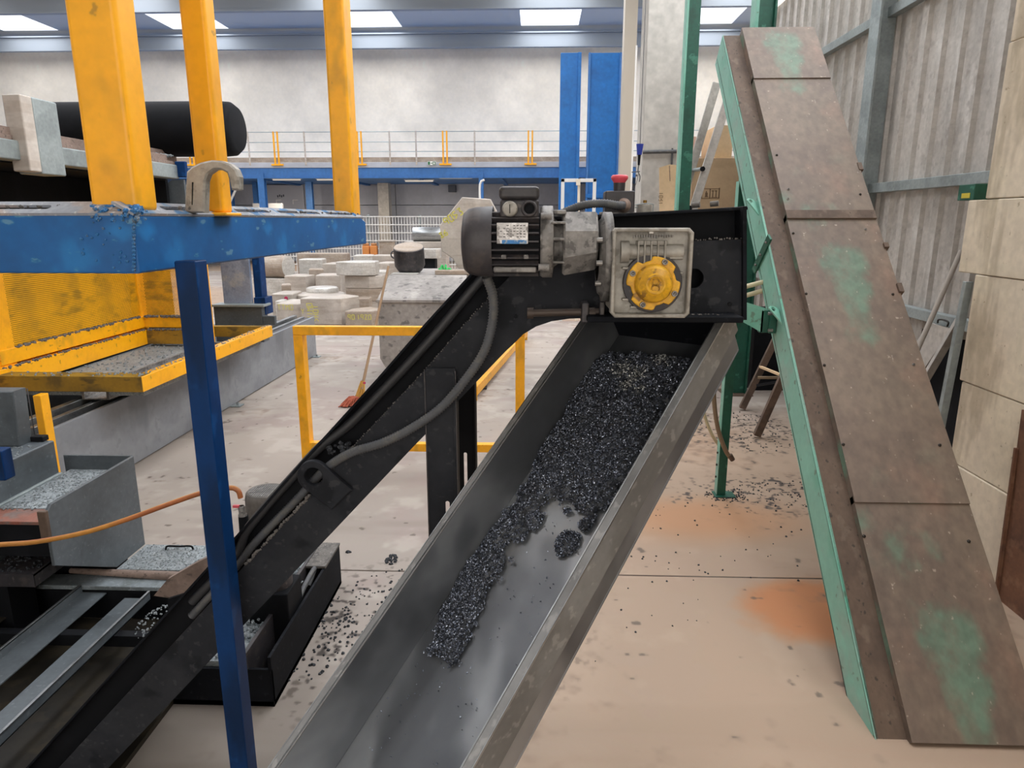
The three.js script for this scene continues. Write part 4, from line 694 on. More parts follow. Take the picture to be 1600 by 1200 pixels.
// emergency stop box on top of the head
{
  const z = -1.72, a = onZ(946, 298, z), b = onZ(991, 334, z), t = thing('emergency_stop', 'dark grey switch box with red mushroom button on the conveyor head', 'switch', V((a.x + b.x) / 2, b.y, z - 0.03));
  part(t, 'enclosure', box(a.x, b.x, b.y, a.y, z - 0.06, z, 0.004), M.cowl);
  const c = onZ(967.5, 297, z - 0.03), n = onZ(967.5, 286, z - 0.03), m = onZ(967.5, 273, z - 0.03);
  part(t, 'collar', lathe([[0.0135, 0], [0.0145, n.y - c.y + 0.004]], V(c.x, a.y - 0.001, z - 0.03), V(0, 1, 0), 24), M.cowl);
  part(t, 'mushroom_button', lathe([[0.013, 0], [0.016, 0.006], [0.0205, 0.012], [0.0205, 0.017], [0.017, 0.0205], [0, 0.022]], V(c.x, n.y - 0.002, z - 0.03), V(0, 1, 0), 28), M.redPlastic);
  const g = onZ(975, 321, z); part(t, 'gland', lathe([[0.006, 0.022], [0.011, 0.022], [0.013, 0.018], [0.013, 0.006], [0.017, 0.004], [0.017, 0]], V(g.x, g.y, z), V(-0.35, 0, 1), 22), M.rust);
  part(t, 'bracket', boxPx(940, 331, 992, 340, z, 0.07, 0.002), M.castGrey);
  single('conduit_hose', tube([onZ(974, 321, z + 0.02), onZ(966, 321, z + 0.028), onZ(945, 318, z + 0.025), onZ(915, 320, z + 0.02), onZ(893, 327, z + 0.01), onZ(870, 338, z), onZ(855, 352, z)], 0.0105, 100, 12, 0.2, 0.006), M.rubber, 'ribbed grey conduit arching into the emergency stop box', 'hose');
  const p = onZ(1006, 327, -1.8); const u = thing('oil_cup', 'small clear cup with brass plug clipped on the conveyor head', 'cup', V(p.x, onZ(1006, 336, -1.8).y, -1.8));
  part(u, 'cup', lathe([[0, 0], [0.017, 0], [0.019, 0.004], [0.019, 0.024], [0.017, 0.026]], u.position, V(0, 1, 0), 24), M.castLight);
  part(u, 'brass_plug', cyl(V(p.x + 0.002, u.position.y + 0.02, -1.8), V(p.x + 0.002, u.position.y + 0.036, -1.8), 0.005, 0.005, 6), flat(0x8a6a30, 0.4, 0.7));
  part(u, 'wire_clip', [tube([onZ(992, 320, -1.79), onZ(1008, 318, -1.79), onZ(1021, 319, -1.79)], 0.0012, 12, 5), tube([onZ(1021, 319, -1.79), onZ(1020, 331, -1.79)], 0.0012, 6, 5), tube([onZ(992, 324, -1.79), onZ(1006, 323, -1.79)], 0.0012, 6, 5)], M.galv);
}

// ---------------------------------------------------------------- chip chute with its swarf
{
  const P0 = V(0.11, 1.418, -1.78), u = V(-0.5012, -0.6039, 0.6197).normalize(), w = V(0.7775, 0, 0.6288).normalize(), n = new THREE.Vector3().crossVectors(w, u).normalize();
  if (n.y < 0) n.negate();
  const W = 0.341, H = 0.14, S0 = -0.14, S1 = 1.5, hR = 0.075;
  const pt = (s, v, h) => P0.clone().addScaledVector(u, s).addScaledVector(w, v).addScaledVector(n, h - H);
  const slab = (v0, v1, h0, h1, s0 = S0, s1 = S1, r = 0.002) => { const g = new RoundedBoxGeometry(v1 - v0, h1 - h0, s1 - s0, 1, Math.min(r, (v1 - v0) * 0.4, (h1 - h0) * 0.4)); return g.applyMatrix4(basis(pt((s0 + s1) / 2, (v0 + v1) / 2, (h0 + h1) / 2), w, n, new THREE.Vector3().crossVectors(w, n))); };
  const base = pt(0.7, W / 2, 0); const t = thing('chip_chute', 'open steel chute slanting down under the conveyor head, strewn with swarf', 'chute', base);
  part(t, 'chute_floor', slab(-0.006, W + 0.006, -0.006, 0), M.chute);
  part(t, 'side_wall', slab(-0.008, 0, 0, H), M.chute);
  part(t, 'side_wall', slab(W, W + 0.006, 0, H - 0.006), M.chute);
  part(t, 'rim_strip', slab(W - 0.002, W + 0.0175, H - 0.008, H, S0, S1, 0.003), M.chuteSide);
  part(t, 'rim_lip', slab(W + 0.012, W + 0.0175, H - hR, H - 0.004, S0, S1, 0.002), M.chuteSide);
  part(t, 'rim_strip', slab(-0.02, 0.0, H - 0.004, H, S0, S1, 0.002), M.chuteSide);
  part(t, 'rim_edge', slab(W - 0.003, W + 0.0005, H - 0.001, H + 0.0015), M.bareSteel); part(t, 'rim_edge', slab(W + 0.0165, W + 0.0185, H - 0.004, H + 0.001), M.bareSteel); part(t, 'rim_edge', slab(-0.0215, -0.019, H - 0.002, H + 0.001), M.bareSteel);
  part(t, 'end_wall', slab(0, W, 0, H * 0.98, S0, S0 + 0.006), M.black);
  // swarf: a rough bed and thousands of flakes lying on it
  const inPoly = (x, y, p) => { let c = false; for (let i = 0, j = p.length - 1; i < p.length; j = i++) if ((p[i][1] > y) !== (p[j][1] > y) && x < (p[j][0] - p[i][0]) * (y - p[i][1]) / (p[j][1] - p[i][1]) + p[i][0]) c = !c; return c; };
  const toSV = (px, py) => { const d = ray(px, py), o = pt(0, 0, 0), k = o.clone().sub(EYE).dot(n) / d.dot(n), q = EYE.clone().addScaledVector(d, k).sub(o); return [q.dot(u), q.dot(w)]; };
  const heap = [[905, 585], [950, 555], [1040, 555], [1110, 540], [1060, 640], [1000, 740], [930, 828], [905, 800], [884, 790], [856, 792], [838, 806], [828, 835], [812, 850], [792, 862], [782, 900], [764, 932], [748, 968], [726, 1030], [664, 1030], [690, 962], [712, 900], [733, 874], [760, 850], [772, 826], [792, 806], [806, 786], [840, 720], [880, 655]].map((p) => toSV(p[0], p[1]));
  const blobs = [[888, 851, 22], [916, 822, 12], [838, 815, 14], [800, 880, 6], [784, 908, 5]].map((b) => { const c = toSV(b[0], b[1]), e = toSV(b[0] + b[2], b[1]); return [...c, Math.hypot(e[0] - c[0], e[1] - c[1])]; });
  const edge = (s, v) => {                                   // how deep inside the heap, 0 outside
    const j = (fbm(s * 3 + 5, v * 3 + 5, 9, 9, 3, 77) - 0.5) * 0.09, k = (fbm(s * 3 + 2, v * 3 + 1, 9, 9, 3, 78) - 0.5) * 0.09;
    let d = 0; for (const q of [0, 0.012, 0.024]) { let ok = true; for (const [a, b] of [[q, 0], [-q, 0], [0, q], [0, -q]]) if (!inPoly(s + j + a, v + k * 0.5 + b, heap)) ok = false; if (ok) d = q / 0.024 * 0.8 + 0.2; }
    for (const b of blobs) d = Math.max(d, 1 - Math.hypot(s + j * 0.3 - b[0], v + k * 0.3 - b[1]) / b[2]);
    return d;
  };
  const hgt = (s, v, d) => d <= 0 ? 0 : 0.004 + 0.02 * d * smooth(1.0, 0.2, s) + 0.008 * d * fbm(s * 2 + 3, v * 2 + 3, 10, 10, 3, 79);
  const ns = 230, nv = 66, pos = [], idx = [], ids = {}; const ds = 1.15 / ns, dv = (W - 0.004) / nv; const D = [];
  for (let i = 0; i <= ns; i++) { D.push([]); for (let j = 0; j <= nv; j++) D[i].push(edge(-0.06 + i * ds, 0.002 + j * dv)); }
  const vid = (i, j) => { const k = i * 1000 + j; if (ids[k] === undefined) { const s = -0.06 + i * ds, v = 0.002 + j * dv, q = pt(s, v, 0.0008 + hgt(s, v, D[i][j]) * (0.85 + 0.3 * hash(i, j, 3))); ids[k] = pos.length / 3; pos.push(q.x, q.y, q.z); } return ids[k]; };
  for (let i = 0; i < ns; i++) for (let j = 0; j < nv; j++) if (D[i][j] > 0 && D[i + 1][j] > 0 && D[i][j + 1] > 0 && D[i + 1][j + 1] > 0) idx.push(vid(i, j), vid(i, j + 1), vid(i + 1, j), vid(i + 1, j), vid(i, j + 1), vid(i + 1, j + 1));
  const bed = new THREE.BufferGeometry(); bed.setAttribute('position', new THREE.Float32BufferAttribute(pos, 3)); bed.setIndex(idx); bed.computeVertexNormals();
  const sw = thing('metal_swarf', 'dark glittering metal swarf heaped along the floor of the chute', 'swarf', base); sw.userData.kind = 'stuff';
  part(sw, 'bed', bed, M.swarfBed, { kind: 'stuff' });
  const flake = new THREE.BufferGeometry();
  flake.setAttribute('position', new THREE.Float32BufferAttribute([-1, 0, -0.6, 1, 0.3, -0.5, 0.9, -0.2, 0.6, -0.9, 0.5, 0.5, 0, 0.7, 0], 3)); flake.setIndex([0, 1, 4, 1, 2, 4, 2, 3, 4, 3, 0, 4]);
  const fg = flake.toNonIndexed(); fg.computeVertexNormals(); fg.setAttribute('uv', new THREE.Float32BufferAttribute(new Float32Array(24), 2));
  const spots = []; let tries = 0;
  while (spots.length < 30000 && tries++ < 140000) { const s = rr(-0.06, 1.09), v = rr(0.003, W - 0.003), d = edge(s, v); if (d > 0 || rnd() < 0.006) spots.push([s, v, hgt(s, v, d)]); }
  const im = new THREE.InstancedMesh(fg, M.swarf, spots.length); im.name = 'flakes'; im.userData.kind = 'stuff'; im.castShadow = im.receiveShadow = true;
  const dustSpots = [[975, 588, 0.03], [1000, 596, 0.03], [985, 613, 0.02], [1005, 621, 0.016], [1040, 570, 0.03]].map((q) => [...toSV(q[0], q[1]), q[2]]);
  const m4 = new THREE.Matrix4(), qt = new THREE.Quaternion(), col = new THREE.Color();
  spots.forEach(([s, v, h], i) => { const p = pt(s, v, h + 0.002).sub(base), k = rr(0.001, 0.0026); qt.setFromEuler(new THREE.Euler(rr(0, 6.3), rr(0, 6.3), rr(0, 6.3))); m4.compose(p, qt, V(k, k * rr(0.5, 1.2), k)); im.setMatrixAt(i, m4); const pale = dustSpots.some((q) => Math.hypot(s - q[0], v - q[1]) < q[2] * rr(0.4, 1.3)), c = pale ? rr(1.6, 2.6) : rnd() < 0.12 ? rr(1.6, 2.4) : rr(0.35, 1.3); col.setRGB(c, c * (pale ? 0.95 : 1.03), c * (pale ? 0.82 : 1.1)); im.setColorAt(i, col); });
  sw.add(im);
}

// ---------------------------------------------------------------- blue slotted frame on its post
{
  const A = onZ(209, 345, -1.4), Bz = -3.05, B = onZ(571, 345, Bz), y0 = 1.595, y1 = 1.712, T = 0.09;
  const t = thing('equipment_stand', 'chipped bright blue steel frame with slotted top rail carried on a square post', 'frame', V(A.x, 0, -1.5));
  const yB = onZ(571, 381, Bz).y;
  // the crossing beam
  part(t, 'beam', box(-2.6, A.x, y0, y1, -1.4 - T, -1.4, 0.004), M.blue);
  // the beam that runs into the hall, a little shallower at its far end
  const d = B.clone().sub(A); d.y = 0; const L = d.length(); d.normalize(); const side = V(d.z, 0, -d.x); if (side.x > 0) side.negate();
  { const sh = [[0, y0], [0, y1], [L - 0.06, y1], [L, y1 - 0.015], [L, yB]];
    const g = extrude(sh, T, [], 0.004); g.applyMatrix4(basis(V(A.x, 0, -1.4), d, V(0, 1, 0), side.clone().negate())); g.translate(side.x * T, 0, side.z * T);
    part(t, 'beam', g, M.blue); }
  // slotted top strips, leaning slightly towards the viewer
  const strip = (o, dir, back, len, slots) => {
    const hs = slots.map(([a, b]) => { const q = slotHole(a, b, 0.026, 0.0085); return new THREE.Path(q.getPoints(8)); });
    const sh = new THREE.Shape([[0, 0], [len, 0], [len, 0.05], [0, 0.05]].map((p) => new THREE.Vector2(...p))); sh.holes.push(...hs);
    const g = new THREE.ExtrudeGeometry(sh, { depth: 0.006, bevelEnabled: false, curveSegments: 8 });
    const ey = back.clone().multiplyScalar(0.86).add(V(0, 0.46, 0)).normalize(), ez = new THREE.Vector3().crossVectors(dir, ey);
    if (ez.y < 0) { g.translate(0, 0, -0.006); }
    return g.applyMatrix4(basis(o, dir, ey, ez));
  };
  const sA = [], at = (px) => onZ(px, 345, -1.4).x;
  sA.push([0.4, 0.62], [0.72, 0.95], [1.0, 1.3]); sA.push([at(-120) + 2.6, at(72) + 2.6]);
  part(t, 'slotted_strip', strip(V(-2.6, y1 - 0.002, -1.4), V(1, 0, 0), V(0, 0, -1), A.x + 2.6 - 0.02, sA.filter(([a, b]) => b - a > 0.03).slice(0, 3).concat([[at(-40) + 2.6, at(72) + 2.6]])), M.beamDust);
  { const sB = []; const par = (px) => { // distance along the receding beam where it is seen at px
      let lo = 0, hi = L; for (let i = 0; i < 40; i++) { const m = (lo + hi) / 2, p = V(A.x, 1.7, -1.4).addScaledVector(d, m).sub(EYE).applyQuaternion(camera.quaternion.clone().invert()); const x = 800 + FOCAL * p.x / -p.z; if (x < px) lo = m; else hi = m; } return lo; };
    for (const [a, b] of [[268, 346], [362, 374], [380, 431], [445, 476], [480, 508], [518, 556]]) sB.push([par(a), par(b)]);
    part(t, 'slotted_strip', strip(V(A.x, y1 - 0.002, -1.4), d, side, L - 0.03, sB), M.beamDust); }
  part(t, 'strip_backing', [box(-2.6, A.x, y1, y1 + 0.004, -1.4 - T, -1.4 - 0.01, 0), bar(V(A.x, y1 + 0.002, -1.4).addScaledVector(side, 0.05), V(A.x, y1 + 0.002, -1.4).addScaledVector(d, L - 0.03).addScaledVector(side, 0.05), 0.07, 0.004, V(0, 1, 0), 0)], M.bluePost);
  // lumpy weld at the corner
  const wd = []; for (let i = 0; i < 42; i++) { const p = onZ(rr(140, 228), rr(326, 345), -1.397); wd.push(lump(V(p.x, p.y, p.z - rr(0, 0.012)), rr(0.002, 0.006), i)); }
  for (let i = 0; i < 22; i++) { const p = onZ(rr(118, 205), rr(345, 418), -1.399); wd.push(lump(V(p.x, p.y, p.z), rr(0.0015, 0.0035), i + 90).scale(1, 1, 1)); }
  for (let i = 0; i < 14; i++) { const p = onZ(209, 344 + i * 6, -1.398); wd.push(lump(V(p.x, p.y, p.z), 0.0035, i)); }
  part(t, 'weld_bead', wd, M.weldBlue);
  const gr = []; for (let i = 0; i < 46; i++) { const k = rnd() < 0.5; const p = k ? V(rr(-1.15, A.x), y1 + 0.016, -1.43) : V(A.x, y1 + 0.016, -1.43).addScaledVector(d, rr(0, L)); gr.push(lump(p, rr(0.002, 0.005), i)); }
  part(t, 'dirt', gr, M.dust, { kind: 'stuff' });
  // square post below
  const PZ = -1.5, p0 = onZ(333, 968, PZ), p1 = onZ(363, 968, PZ);
  const post = part(t, 'post', [box(p0.x, p1.x, 0.01, y0 + 0.02, PZ - 0.056, PZ, 0.004)], M.bluePost);
  part(post, 'foot_plate', box(p0.x - 0.03, p1.x + 0.03, 0, 0.012, PZ - 0.08, PZ + 0.03), M.bluePost);
  part(t, 'post', box(-2.55, -2.49, 0, y0, -1.46, -1.4, 0.004), M.bluePost);
  // yellow columns standing on the frame
  const col = (x0, x1, z, dd, label) => { x1 -= x0 < 300 ? 14 : 7; const a = onZ(x0, 318, z), b = onZ(x1, 318, z), g = thing('yellow_column', label, 'column', V((a.x + b.x) / 2, y1 + 0.012, z - dd / 2));
    part(g, 'tube', box(a.x, b.x, y1 + 0.006, 3.6, z - dd, z, 0.012), M.yellow);
    part(g, 'base_weld', Array.from({ length: 12 }, (_, i) => lump(V(a.x + (b.x - a.x) * i / 11, y1 + 0.01, z + 0.003), rr(0.005, 0.011), i)), M.weldBlue); return g; };
  col(140, 230, -1.43, 0.08, 'thick yellow square column standing on the corner of the blue frame');
  col(521, 559, Bz + 0.12, 0.12, 'yellow square column standing on the far end of the blue slotted beam');
  const k = thing('yellow_column', 'yellow square column partly hidden behind the grey cast hook', 'column', V(onZ(330, 320, -1.77).x, y1, -1.77));
  { const a = onZ(309, 320, -1.74), b = onZ(348, 320, -1.74); part(k, 'tube', box(a.x, b.x, y1 + 0.006, 3.6, -1.8, -1.74, 0.01), M.yellow); part(k, 'foot_plate', box(a.x - 0.015, b.x + 0.015, y1, y1 + 0.008, -1.815, -1.725), M.yellow); }
  // cast hook resting on the beam
  const hz = -1.62, q = [[289, 345], [289, 300], [291, 268], [300, 260], [312, 254], [330, 250], [345, 251], [359, 256], [368, 264], [373, 276], [373, 296], [370, 297], [361, 297], [358, 283], [354, 270], [345, 265], [334, 265], [324, 272], [320, 283], [320, 345]];
  const h = thing('cast_hook', 'grey cast steel hook clamp standing on the blue beam', 'hook', V(onZ(305, 330, hz).x, y1, hz));
  const s0 = onZ(302, 284, hz), s1 = onZ(302, 316, hz);
  const slot = new THREE.Path([[297, 282], [305, 282], [306, 345], [299, 345]].map((p) => { const o = onZ(p[0], p[1], hz); return new THREE.Vector2(o.x, Math.max(o.y, y1 + 0.02)); }));
  part(h, 'body', polyZ(q.map((p) => { const o = onZ(p[0], p[1], hz); return [o.x, Math.max(o.y, y1 + 0.006)]; }), hz, 0.03, [slot], 0.004), M.castLight);
  part(h, 'clamp_screw', cyl(V(s0.x, y1 + 0.006, hz - 0.018), V(s0.x, s0.y, hz - 0.018), 0.006, 0.006, 12), M.bareSteel);
  single('thin_rod', cyl(onZ(358, 319, -2.6), onZ(368, 297, -2.6), 0.004, 0.004, 8), M.white, 'thin white rod slanting below the tip of the cast hook', 'rod');
}

// ---------------------------------------------------------------- sawing machine behind the blue frame
{
  const x = -3.05, za = -3.2, zb = -6.03, y0 = 2.047, y1 = 2.16;
  const t = thing('saw_machine', 'large machine cabinet painted black for shadow with a grey top beam behind the yellow guard', 'machine', V(-4.2, 0, -4.8));
  part(t, 'top_beam', box(x - 0.12, x, y0, y1, zb, za, 0.01), M.galv);
  part(t, 'soffit', box(-3.75, x - 0.12, y0 - 0.01, y0 + 0.02, zb, za), M.blackDeep); part(t, 'rear_wall', box(-3.72, x - 0.13, 1.76, y0, zb - 0.04, zb, 0), M.blackDeep);
  part(t, 'upper_plate', [box(x - 1.9, x - 0.03, y1, y1 + 0.03, zb + 0.02, za), box(x - 0.3, x - 0.04, y1 + 0.03, y1 + 0.075, zb + 0.1, za)], M.rust);
  part(t, 'cabinet', [box(-5.4, -3.72, 1.3, y0, -7.4, za - 0.2, 0.02), box(-5.4, -3.95, 0, 1.3, -7.4, za - 0.6, 0.02)], M.blackDeep);  // near-black boxes stand in for the open shadow under the beam
  part(t, 'end_panel', [polyZ([[x - 0.6, 1.62], [x - 0.02, 1.62], [x - 0.02, y0], [x - 0.12, y0], [x - 0.6, 1.75]], zb - 0.1, 0.03)], M.greyMachine);
  { const a = onX(22, 266, x + 0.02), b = onX(40, 262, x + 0.02), p = onX(38, 232, x + 0.02); part(t, 'hanger', [box(x - 0.06, x + 0.05, a.y, p.y + 0.3, b.z - 0.1, b.z, 0.01)], M.alu); part(t, 'hanger_plate', box(x - 0.1, x + 0.05, a.y - 0.01, p.y + 0.3, b.z - 0.32, b.z - 0.1, 0.01), M.galv); }
  { const p = onZ(288, 290, zb + 0.05); part(t, 'corner_bracket', box(x - 0.02, x + 0.07, 2.06, y1 + 0.03, zb - 0.02, zb + 0.03, 0.01), M.bluePost); }
  // dark roller above
  { const z = -6.6, yb = onZ(330, 245, z).y, r = 0.24, e = onZ(375, 235, z).x;
    const g = thing('black_roller', 'big black rounded roller lying on top of the dark machine', 'roller', V(-3.4, yb, z));
    part(g, 'drum', lathe([[0, 0], [r * 0.8, 0], [r * 0.97, 0.05], [r, 0.14], [r, 1.8], [r * 0.9, 1.92], [0, 1.95]], V(e, yb + r, z), V(-1, 0, 0), 40), M.blackDeep);
    part(g, 'cradle', [box(-4.4, -4.3, y1, yb + 0.08, z - 0.12, z + 0.7), box(-3.5, -3.4, y1, yb + 0.05, z - 0.1, z + 0.7)], M.rust); }
  const sw = []; for (let i = 0; i < 120; i++) { const k = rr(225, 300), p = onX(k, 0, x - 0.08); const zz = THREE.MathUtils.clamp(p.z, zb + 0.05, za); sw.push(lump(V(x - rr(0.05, 0.28), y1 + 0.078, zz + rr(-0.1, 0.1)), rr(0.004, 0.012), i)); }
  single('metal_chips', sw, M.chips, 'bright metal chips scattered on the top plate of the dark machine', 'chips').userData.kind = 'stuff';
}
// yellow perforated guard
function perforated(o, ex, ey, w, h, pitch, r) {             // a thin sheet with round holes
  const pos = [], nx = Math.round(w / pitch), ny = Math.round(h / pitch), K = 6;
  const P = (a, b) => { pos.push(o.x + ex.x * a + ey.x * b, o.y + ex.y * a + ey.y * b, o.z + ex.z * a + ey.z * b); };
  const sq = (a) => { const c = Math.cos(a), s = Math.sin(a), m = Math.max(Math.abs(c), Math.abs(s)); return [c / m / 2, s / m / 2]; };
  for (let j = 0; j < ny; j++) for (let i = 0; i < nx; i++) {
    const cx = (i + 0.5) * pitch, cy = (j + 0.5) * pitch, sh = j % 2 ? pitch * 0.25 : -pitch * 0.25;
    for (let k = 0; k < 8; k++) { const a = (k / 8) * Math.PI * 2 + Math.PI / 4, b = ((k + 1) / 8) * Math.PI * 2 + Math.PI / 4, A = sq(a), B = sq(b);
      const i0 = [cx + sh + Math.cos(a) * r, cy + Math.sin(a) * r], i1 = [cx + sh + Math.cos(b) * r, cy + Math.sin(b) * r], o0 = [cx + A[0] * pitch, cy + A[1] * pitch], o1 = [cx + B[0] * pitch, cy + B[1] * pitch];
      P(...i0); P(...o0); P(...o1); P(...i0); P(...o1); P(...i1); }
  }
  const g = new THREE.BufferGeometry(); g.setAttribute('position', new THREE.Float32BufferAttribute(pos, 3)); g.computeVertexNormals(); return g;
}
{
  const X = -3.56, zc = -6.08, zn = -4.5;
  const t = thing('perforated_guard', 'tall yellow guard of perforated sheet folded round a corner post', 'guard', V(X, 0.62, -5.3));
  part(t, 'perforated_sheet', perforated(V(X, 0.87, zc), V(0, 0, 1), V(0, 1, 0), zn - zc, 0.75, 0.0135, 0.0042), M.yellowOld);
  part(t, 'perforated_sheet', perforated(V(X, 0.87, zc), V(1, 0, 0), V(0, 1, 0), 0.58, 0.75, 0.0135, 0.0042), M.yellowOld);
  part(t, 'corner_post', box(X - 0.07, X + 0.015, 0.62, 1.75, zc - 0.07, zc + 0.03, 0.004), M.yellow);
  part(t, 'corner_post', box(X - 0.07, X + 0.02, 0.62, 1.75, zn, zn + 0.16, 0.004), M.yellow);
  part(t, 'corner_post', box(X + 0.56, X + 0.62, 0.62, 1.75, zc - 0.07, zc + 0.01, 0.004), M.yellow);
  const yr = [0.80, 0.86];
  part(t, 'sheet_rail', box(X - 0.03, X + 0.03, 0.765, 0.865, zc, zn + 0.15, 0.004), M.yellow);
  part(t, 'sheet_rail', box(X + 0.01, X + 0.6, 0.765, 0.865, zc - 0.04, zc + 0.02, 0.004), M.yellowOld);
  part(t, 'base_rail', box(X - 0.04, X + 0.06, 0.62, 0.75, zc, zn + 1.0, 0.004), M.yellow);
  part(t, 'base_rail', box(X + 0.01, X + 0.6, 0.62, 0.75, zc - 0.04, zc + 0.06, 0.004), M.yellowShadeGrime);  // rail facing the viewer, its shade painted into the yellow
  const dust = []; const heapRow = (p, q, r, n) => { for (let i = 0; i < n; i++) { const k = rnd(), c = p.clone().lerp(q, k); dust.push(lump(V(c.x + rr(-0.012, 0.012), c.y, c.z + rr(-0.012, 0.012)), rr(r * 0.5, r), i)); } };
  heapRow(V(X + 0.02, 0.866, zc + 0.05), V(X + 0.02, 0.866, zn), 0.012, 150); heapRow(V(X + 0.05, 0.752, zc + 0.08), V(X + 0.05, 0.752, zn + 0.3), 0.01, 150);
  heapRow(V(X + 0.05, 0.866, zc + 0.02), V(X + 0.58, 0.866, zc + 0.02), 0.014, 90); heapRow(V(X + 0.06, 0.752, zc + 0.05), V(X + 0.58, 0.752, zc + 0.05), 0.012, 90);
  single('metal_chips', dust, M.dust, 'grey chip dust lying along the ledges of the perforated guard', 'chips').userData.kind = 'stuff';
}
// yellow table frame round the sawing bed
{
  const y0 = 0.62, y1 = 0.722, zn = -4.25, zf = -6.5, xr = -2.54, w = 0.07;
  const t = thing('yellow_table_frame', 'yellow horizontal rectangular frame around the chip strewn saw bed', 'frame', V(-3.2, 0, -5.3));
  part(t, 'rail', box(-5.2, xr - 0.001, y0, y1, zn - w - 0.06, zn, 0.004), M.yellowShadeGrime, { label: 'front rail with painted shade and grime' });
  part(t, 'rail', box(xr - w, xr, y0, y1, zf, zn - 0.002, 0.004), M.yellow);
  part(t, 'rail', box(-3.5, xr - w, y0, y1, zf, zf + w, 0.004), M.yellowShadeGrime);  // far rail in the same shade-darkened yellow
  for (const [x, z] of [[-3.4, zf + 0.035], [-5.0, zn - 0.06]]) part(t, 'leg', box(x - 0.025, x + 0.025, 0, y0, z - 0.025, z + 0.025), M.yellowOld);
  const bed = thing('saw_bed', 'pale chip covered saw bed with a sunken channel inside the yellow frame', 'bed', V(-3.2, 0, -5.4));
  part(bed, 'plate', [box(-3.52, -3.05, 0.56, 0.6, zf + 0.1, zn - 0.14), box(-2.86, xr - w - 0.01, 0.56, 0.6, zf + 0.1, zn - 0.14)], M.chips);
  part(bed, 'channel', [box(-3.05, -3.03, 0.53, 0.6, zf + 0.25, zn - 0.14), box(-2.88, -2.86, 0.53, 0.6, zf + 0.25, zn - 0.14), box(-3.03, -2.88, 0.53, 0.54, zf + 0.25, zn - 0.14), box(-3.05, -2.86, 0.53, 0.6, zf + 0.22, zf + 0.25)], M.castGrey);
  const g = []; for (let i = 0; i < 420; i++) g.push(lump(V(rnd() < 0.5 ? rr(-3.5, -3.06) : rr(-2.85, xr - w - 0.02), 0.603, rr(zf + 0.12, zn - 0.16)), rr(0.003, 0.011), i));
  for (let i = 0; i < 260; i++) { const k = rnd(); g.push(lump(k < 0.55 ? V(rr(-4.6, xr - 0.02), y1 + 0.001, rr(zn - w - 0.05, zn - 0.01)) : V(rr(xr - w + 0.01, xr - 0.01), y1 + 0.001, rr(zf, zn)), rr(0.003, 0.008), i)); }
  single('metal_chips', g, M.chips, 'pale metal chips covering the saw bed and yellow frame', 'chips').userData.kind = 'stuff';
}
// long grey conveyor box with bars inside
{
  const xr = -2.86, yt = 0.5, z0 = -3.55, z1 = -8.75, T = 0.03;
  const t = thing('grey_trough_conveyor', 'long low grey steel trough running back along the floor', 'conveyor', V(-3.2, 0, -6));
  part(t, 'side_panel', box(xr - T, xr, 0.01, yt, z1, z0, 0.004), M.greyPaint);
  part(t, 'side_panel', box(-3.86, -3.83, 0.01, yt, z1, z0, 0.004), M.greyPaint);
  part(t, 'end_panel', box(-3.83, xr - T, 0.01, yt - 0.05, z1, z1 + 0.03, 0.004), M.greyPaint);
  part(t, 'bottom', box(-3.83, xr - T, 0.02, 0.06, z1, z0), M.blackDeep);
  part(t, 'inner_rail', [box(-2.995, -2.955, 0.06, 0.515, z1 + 0.1, z0 + 0.02)], M.bareSteel); part(t, 'inner_rail', [box(-3.1, -3.05, 0.06, 0.535, z1 + 0.1, z0 + 0.02)], M.bareSteel);
  for (const z of [-6.2, -8.6]) part(t, 'floor_bracket', [box(xr, xr + 0.09, 0, 0.012, z - 0.05, z + 0.05), cyl(V(xr + 0.05, 0.012, z), V(xr + 0.05, 0.035, z), 0.012, 0.012, 6)], M.galv);
  { const a = onZ(478, 505, -8.7), b = onZ(494, 499, -8.7); part(t, 'top_cap', box(-3.0, xr - 0.03, yt - 0.03, yt - 0.005, z1 + 0.03, z1 + 1.5), M.cowl); }
  // blue and grey upright machine part beyond (seen under the blue beam)
  const z = -6.9, m = thing('clamp_tower', 'blue grey metal clamp tower on a grey base beyond the saw bed', 'machine', V(onZ(380, 490, z).x, 0, z - 0.3));
  part(m, 'front_plate', boxPx(343, 404, 395, 476, z, 0.03, 0.008), surface(70, 0x8f9cb4, [{ c: 0xa8aeb6, p: 4, t: 0.5, s: 0.15, a: 0.8 }, { c: 0x6b7d9a, p: 5, t: 0.56, s: 0.12, a: 0.5 }], { tile: 0.5, rough: 0.35, metal: 0.3, size: 128 }));
  part(m, 'column', boxPx(392, 395, 410, 470, z - 0.05, 0.15, 0.01), M.bluePost);
  part(m, 'foot_block', boxPx(396, 465, 416, 492, z + 0.02, 0.2, 0.006), M.bluePost);
  part(m, 'base', (() => { const a = onZ(333, 479, z + 0.1), b = onZ(411, 510, z + 0.1); return box(a.x, b.x, 0.505, a.y, z - 0.05, z + 0.1, 0.006); })(), M.greyMachine);
  part(m, 'base_edge', boxPx(330, 476, 412, 480, z + 0.13, 0.2, 0.004), M.galv);
  part(m, 'step_bracket', boxPx(410, 494, 430, 508, z + 0.1, 0.05, 0.004), M.greyMachine);
}

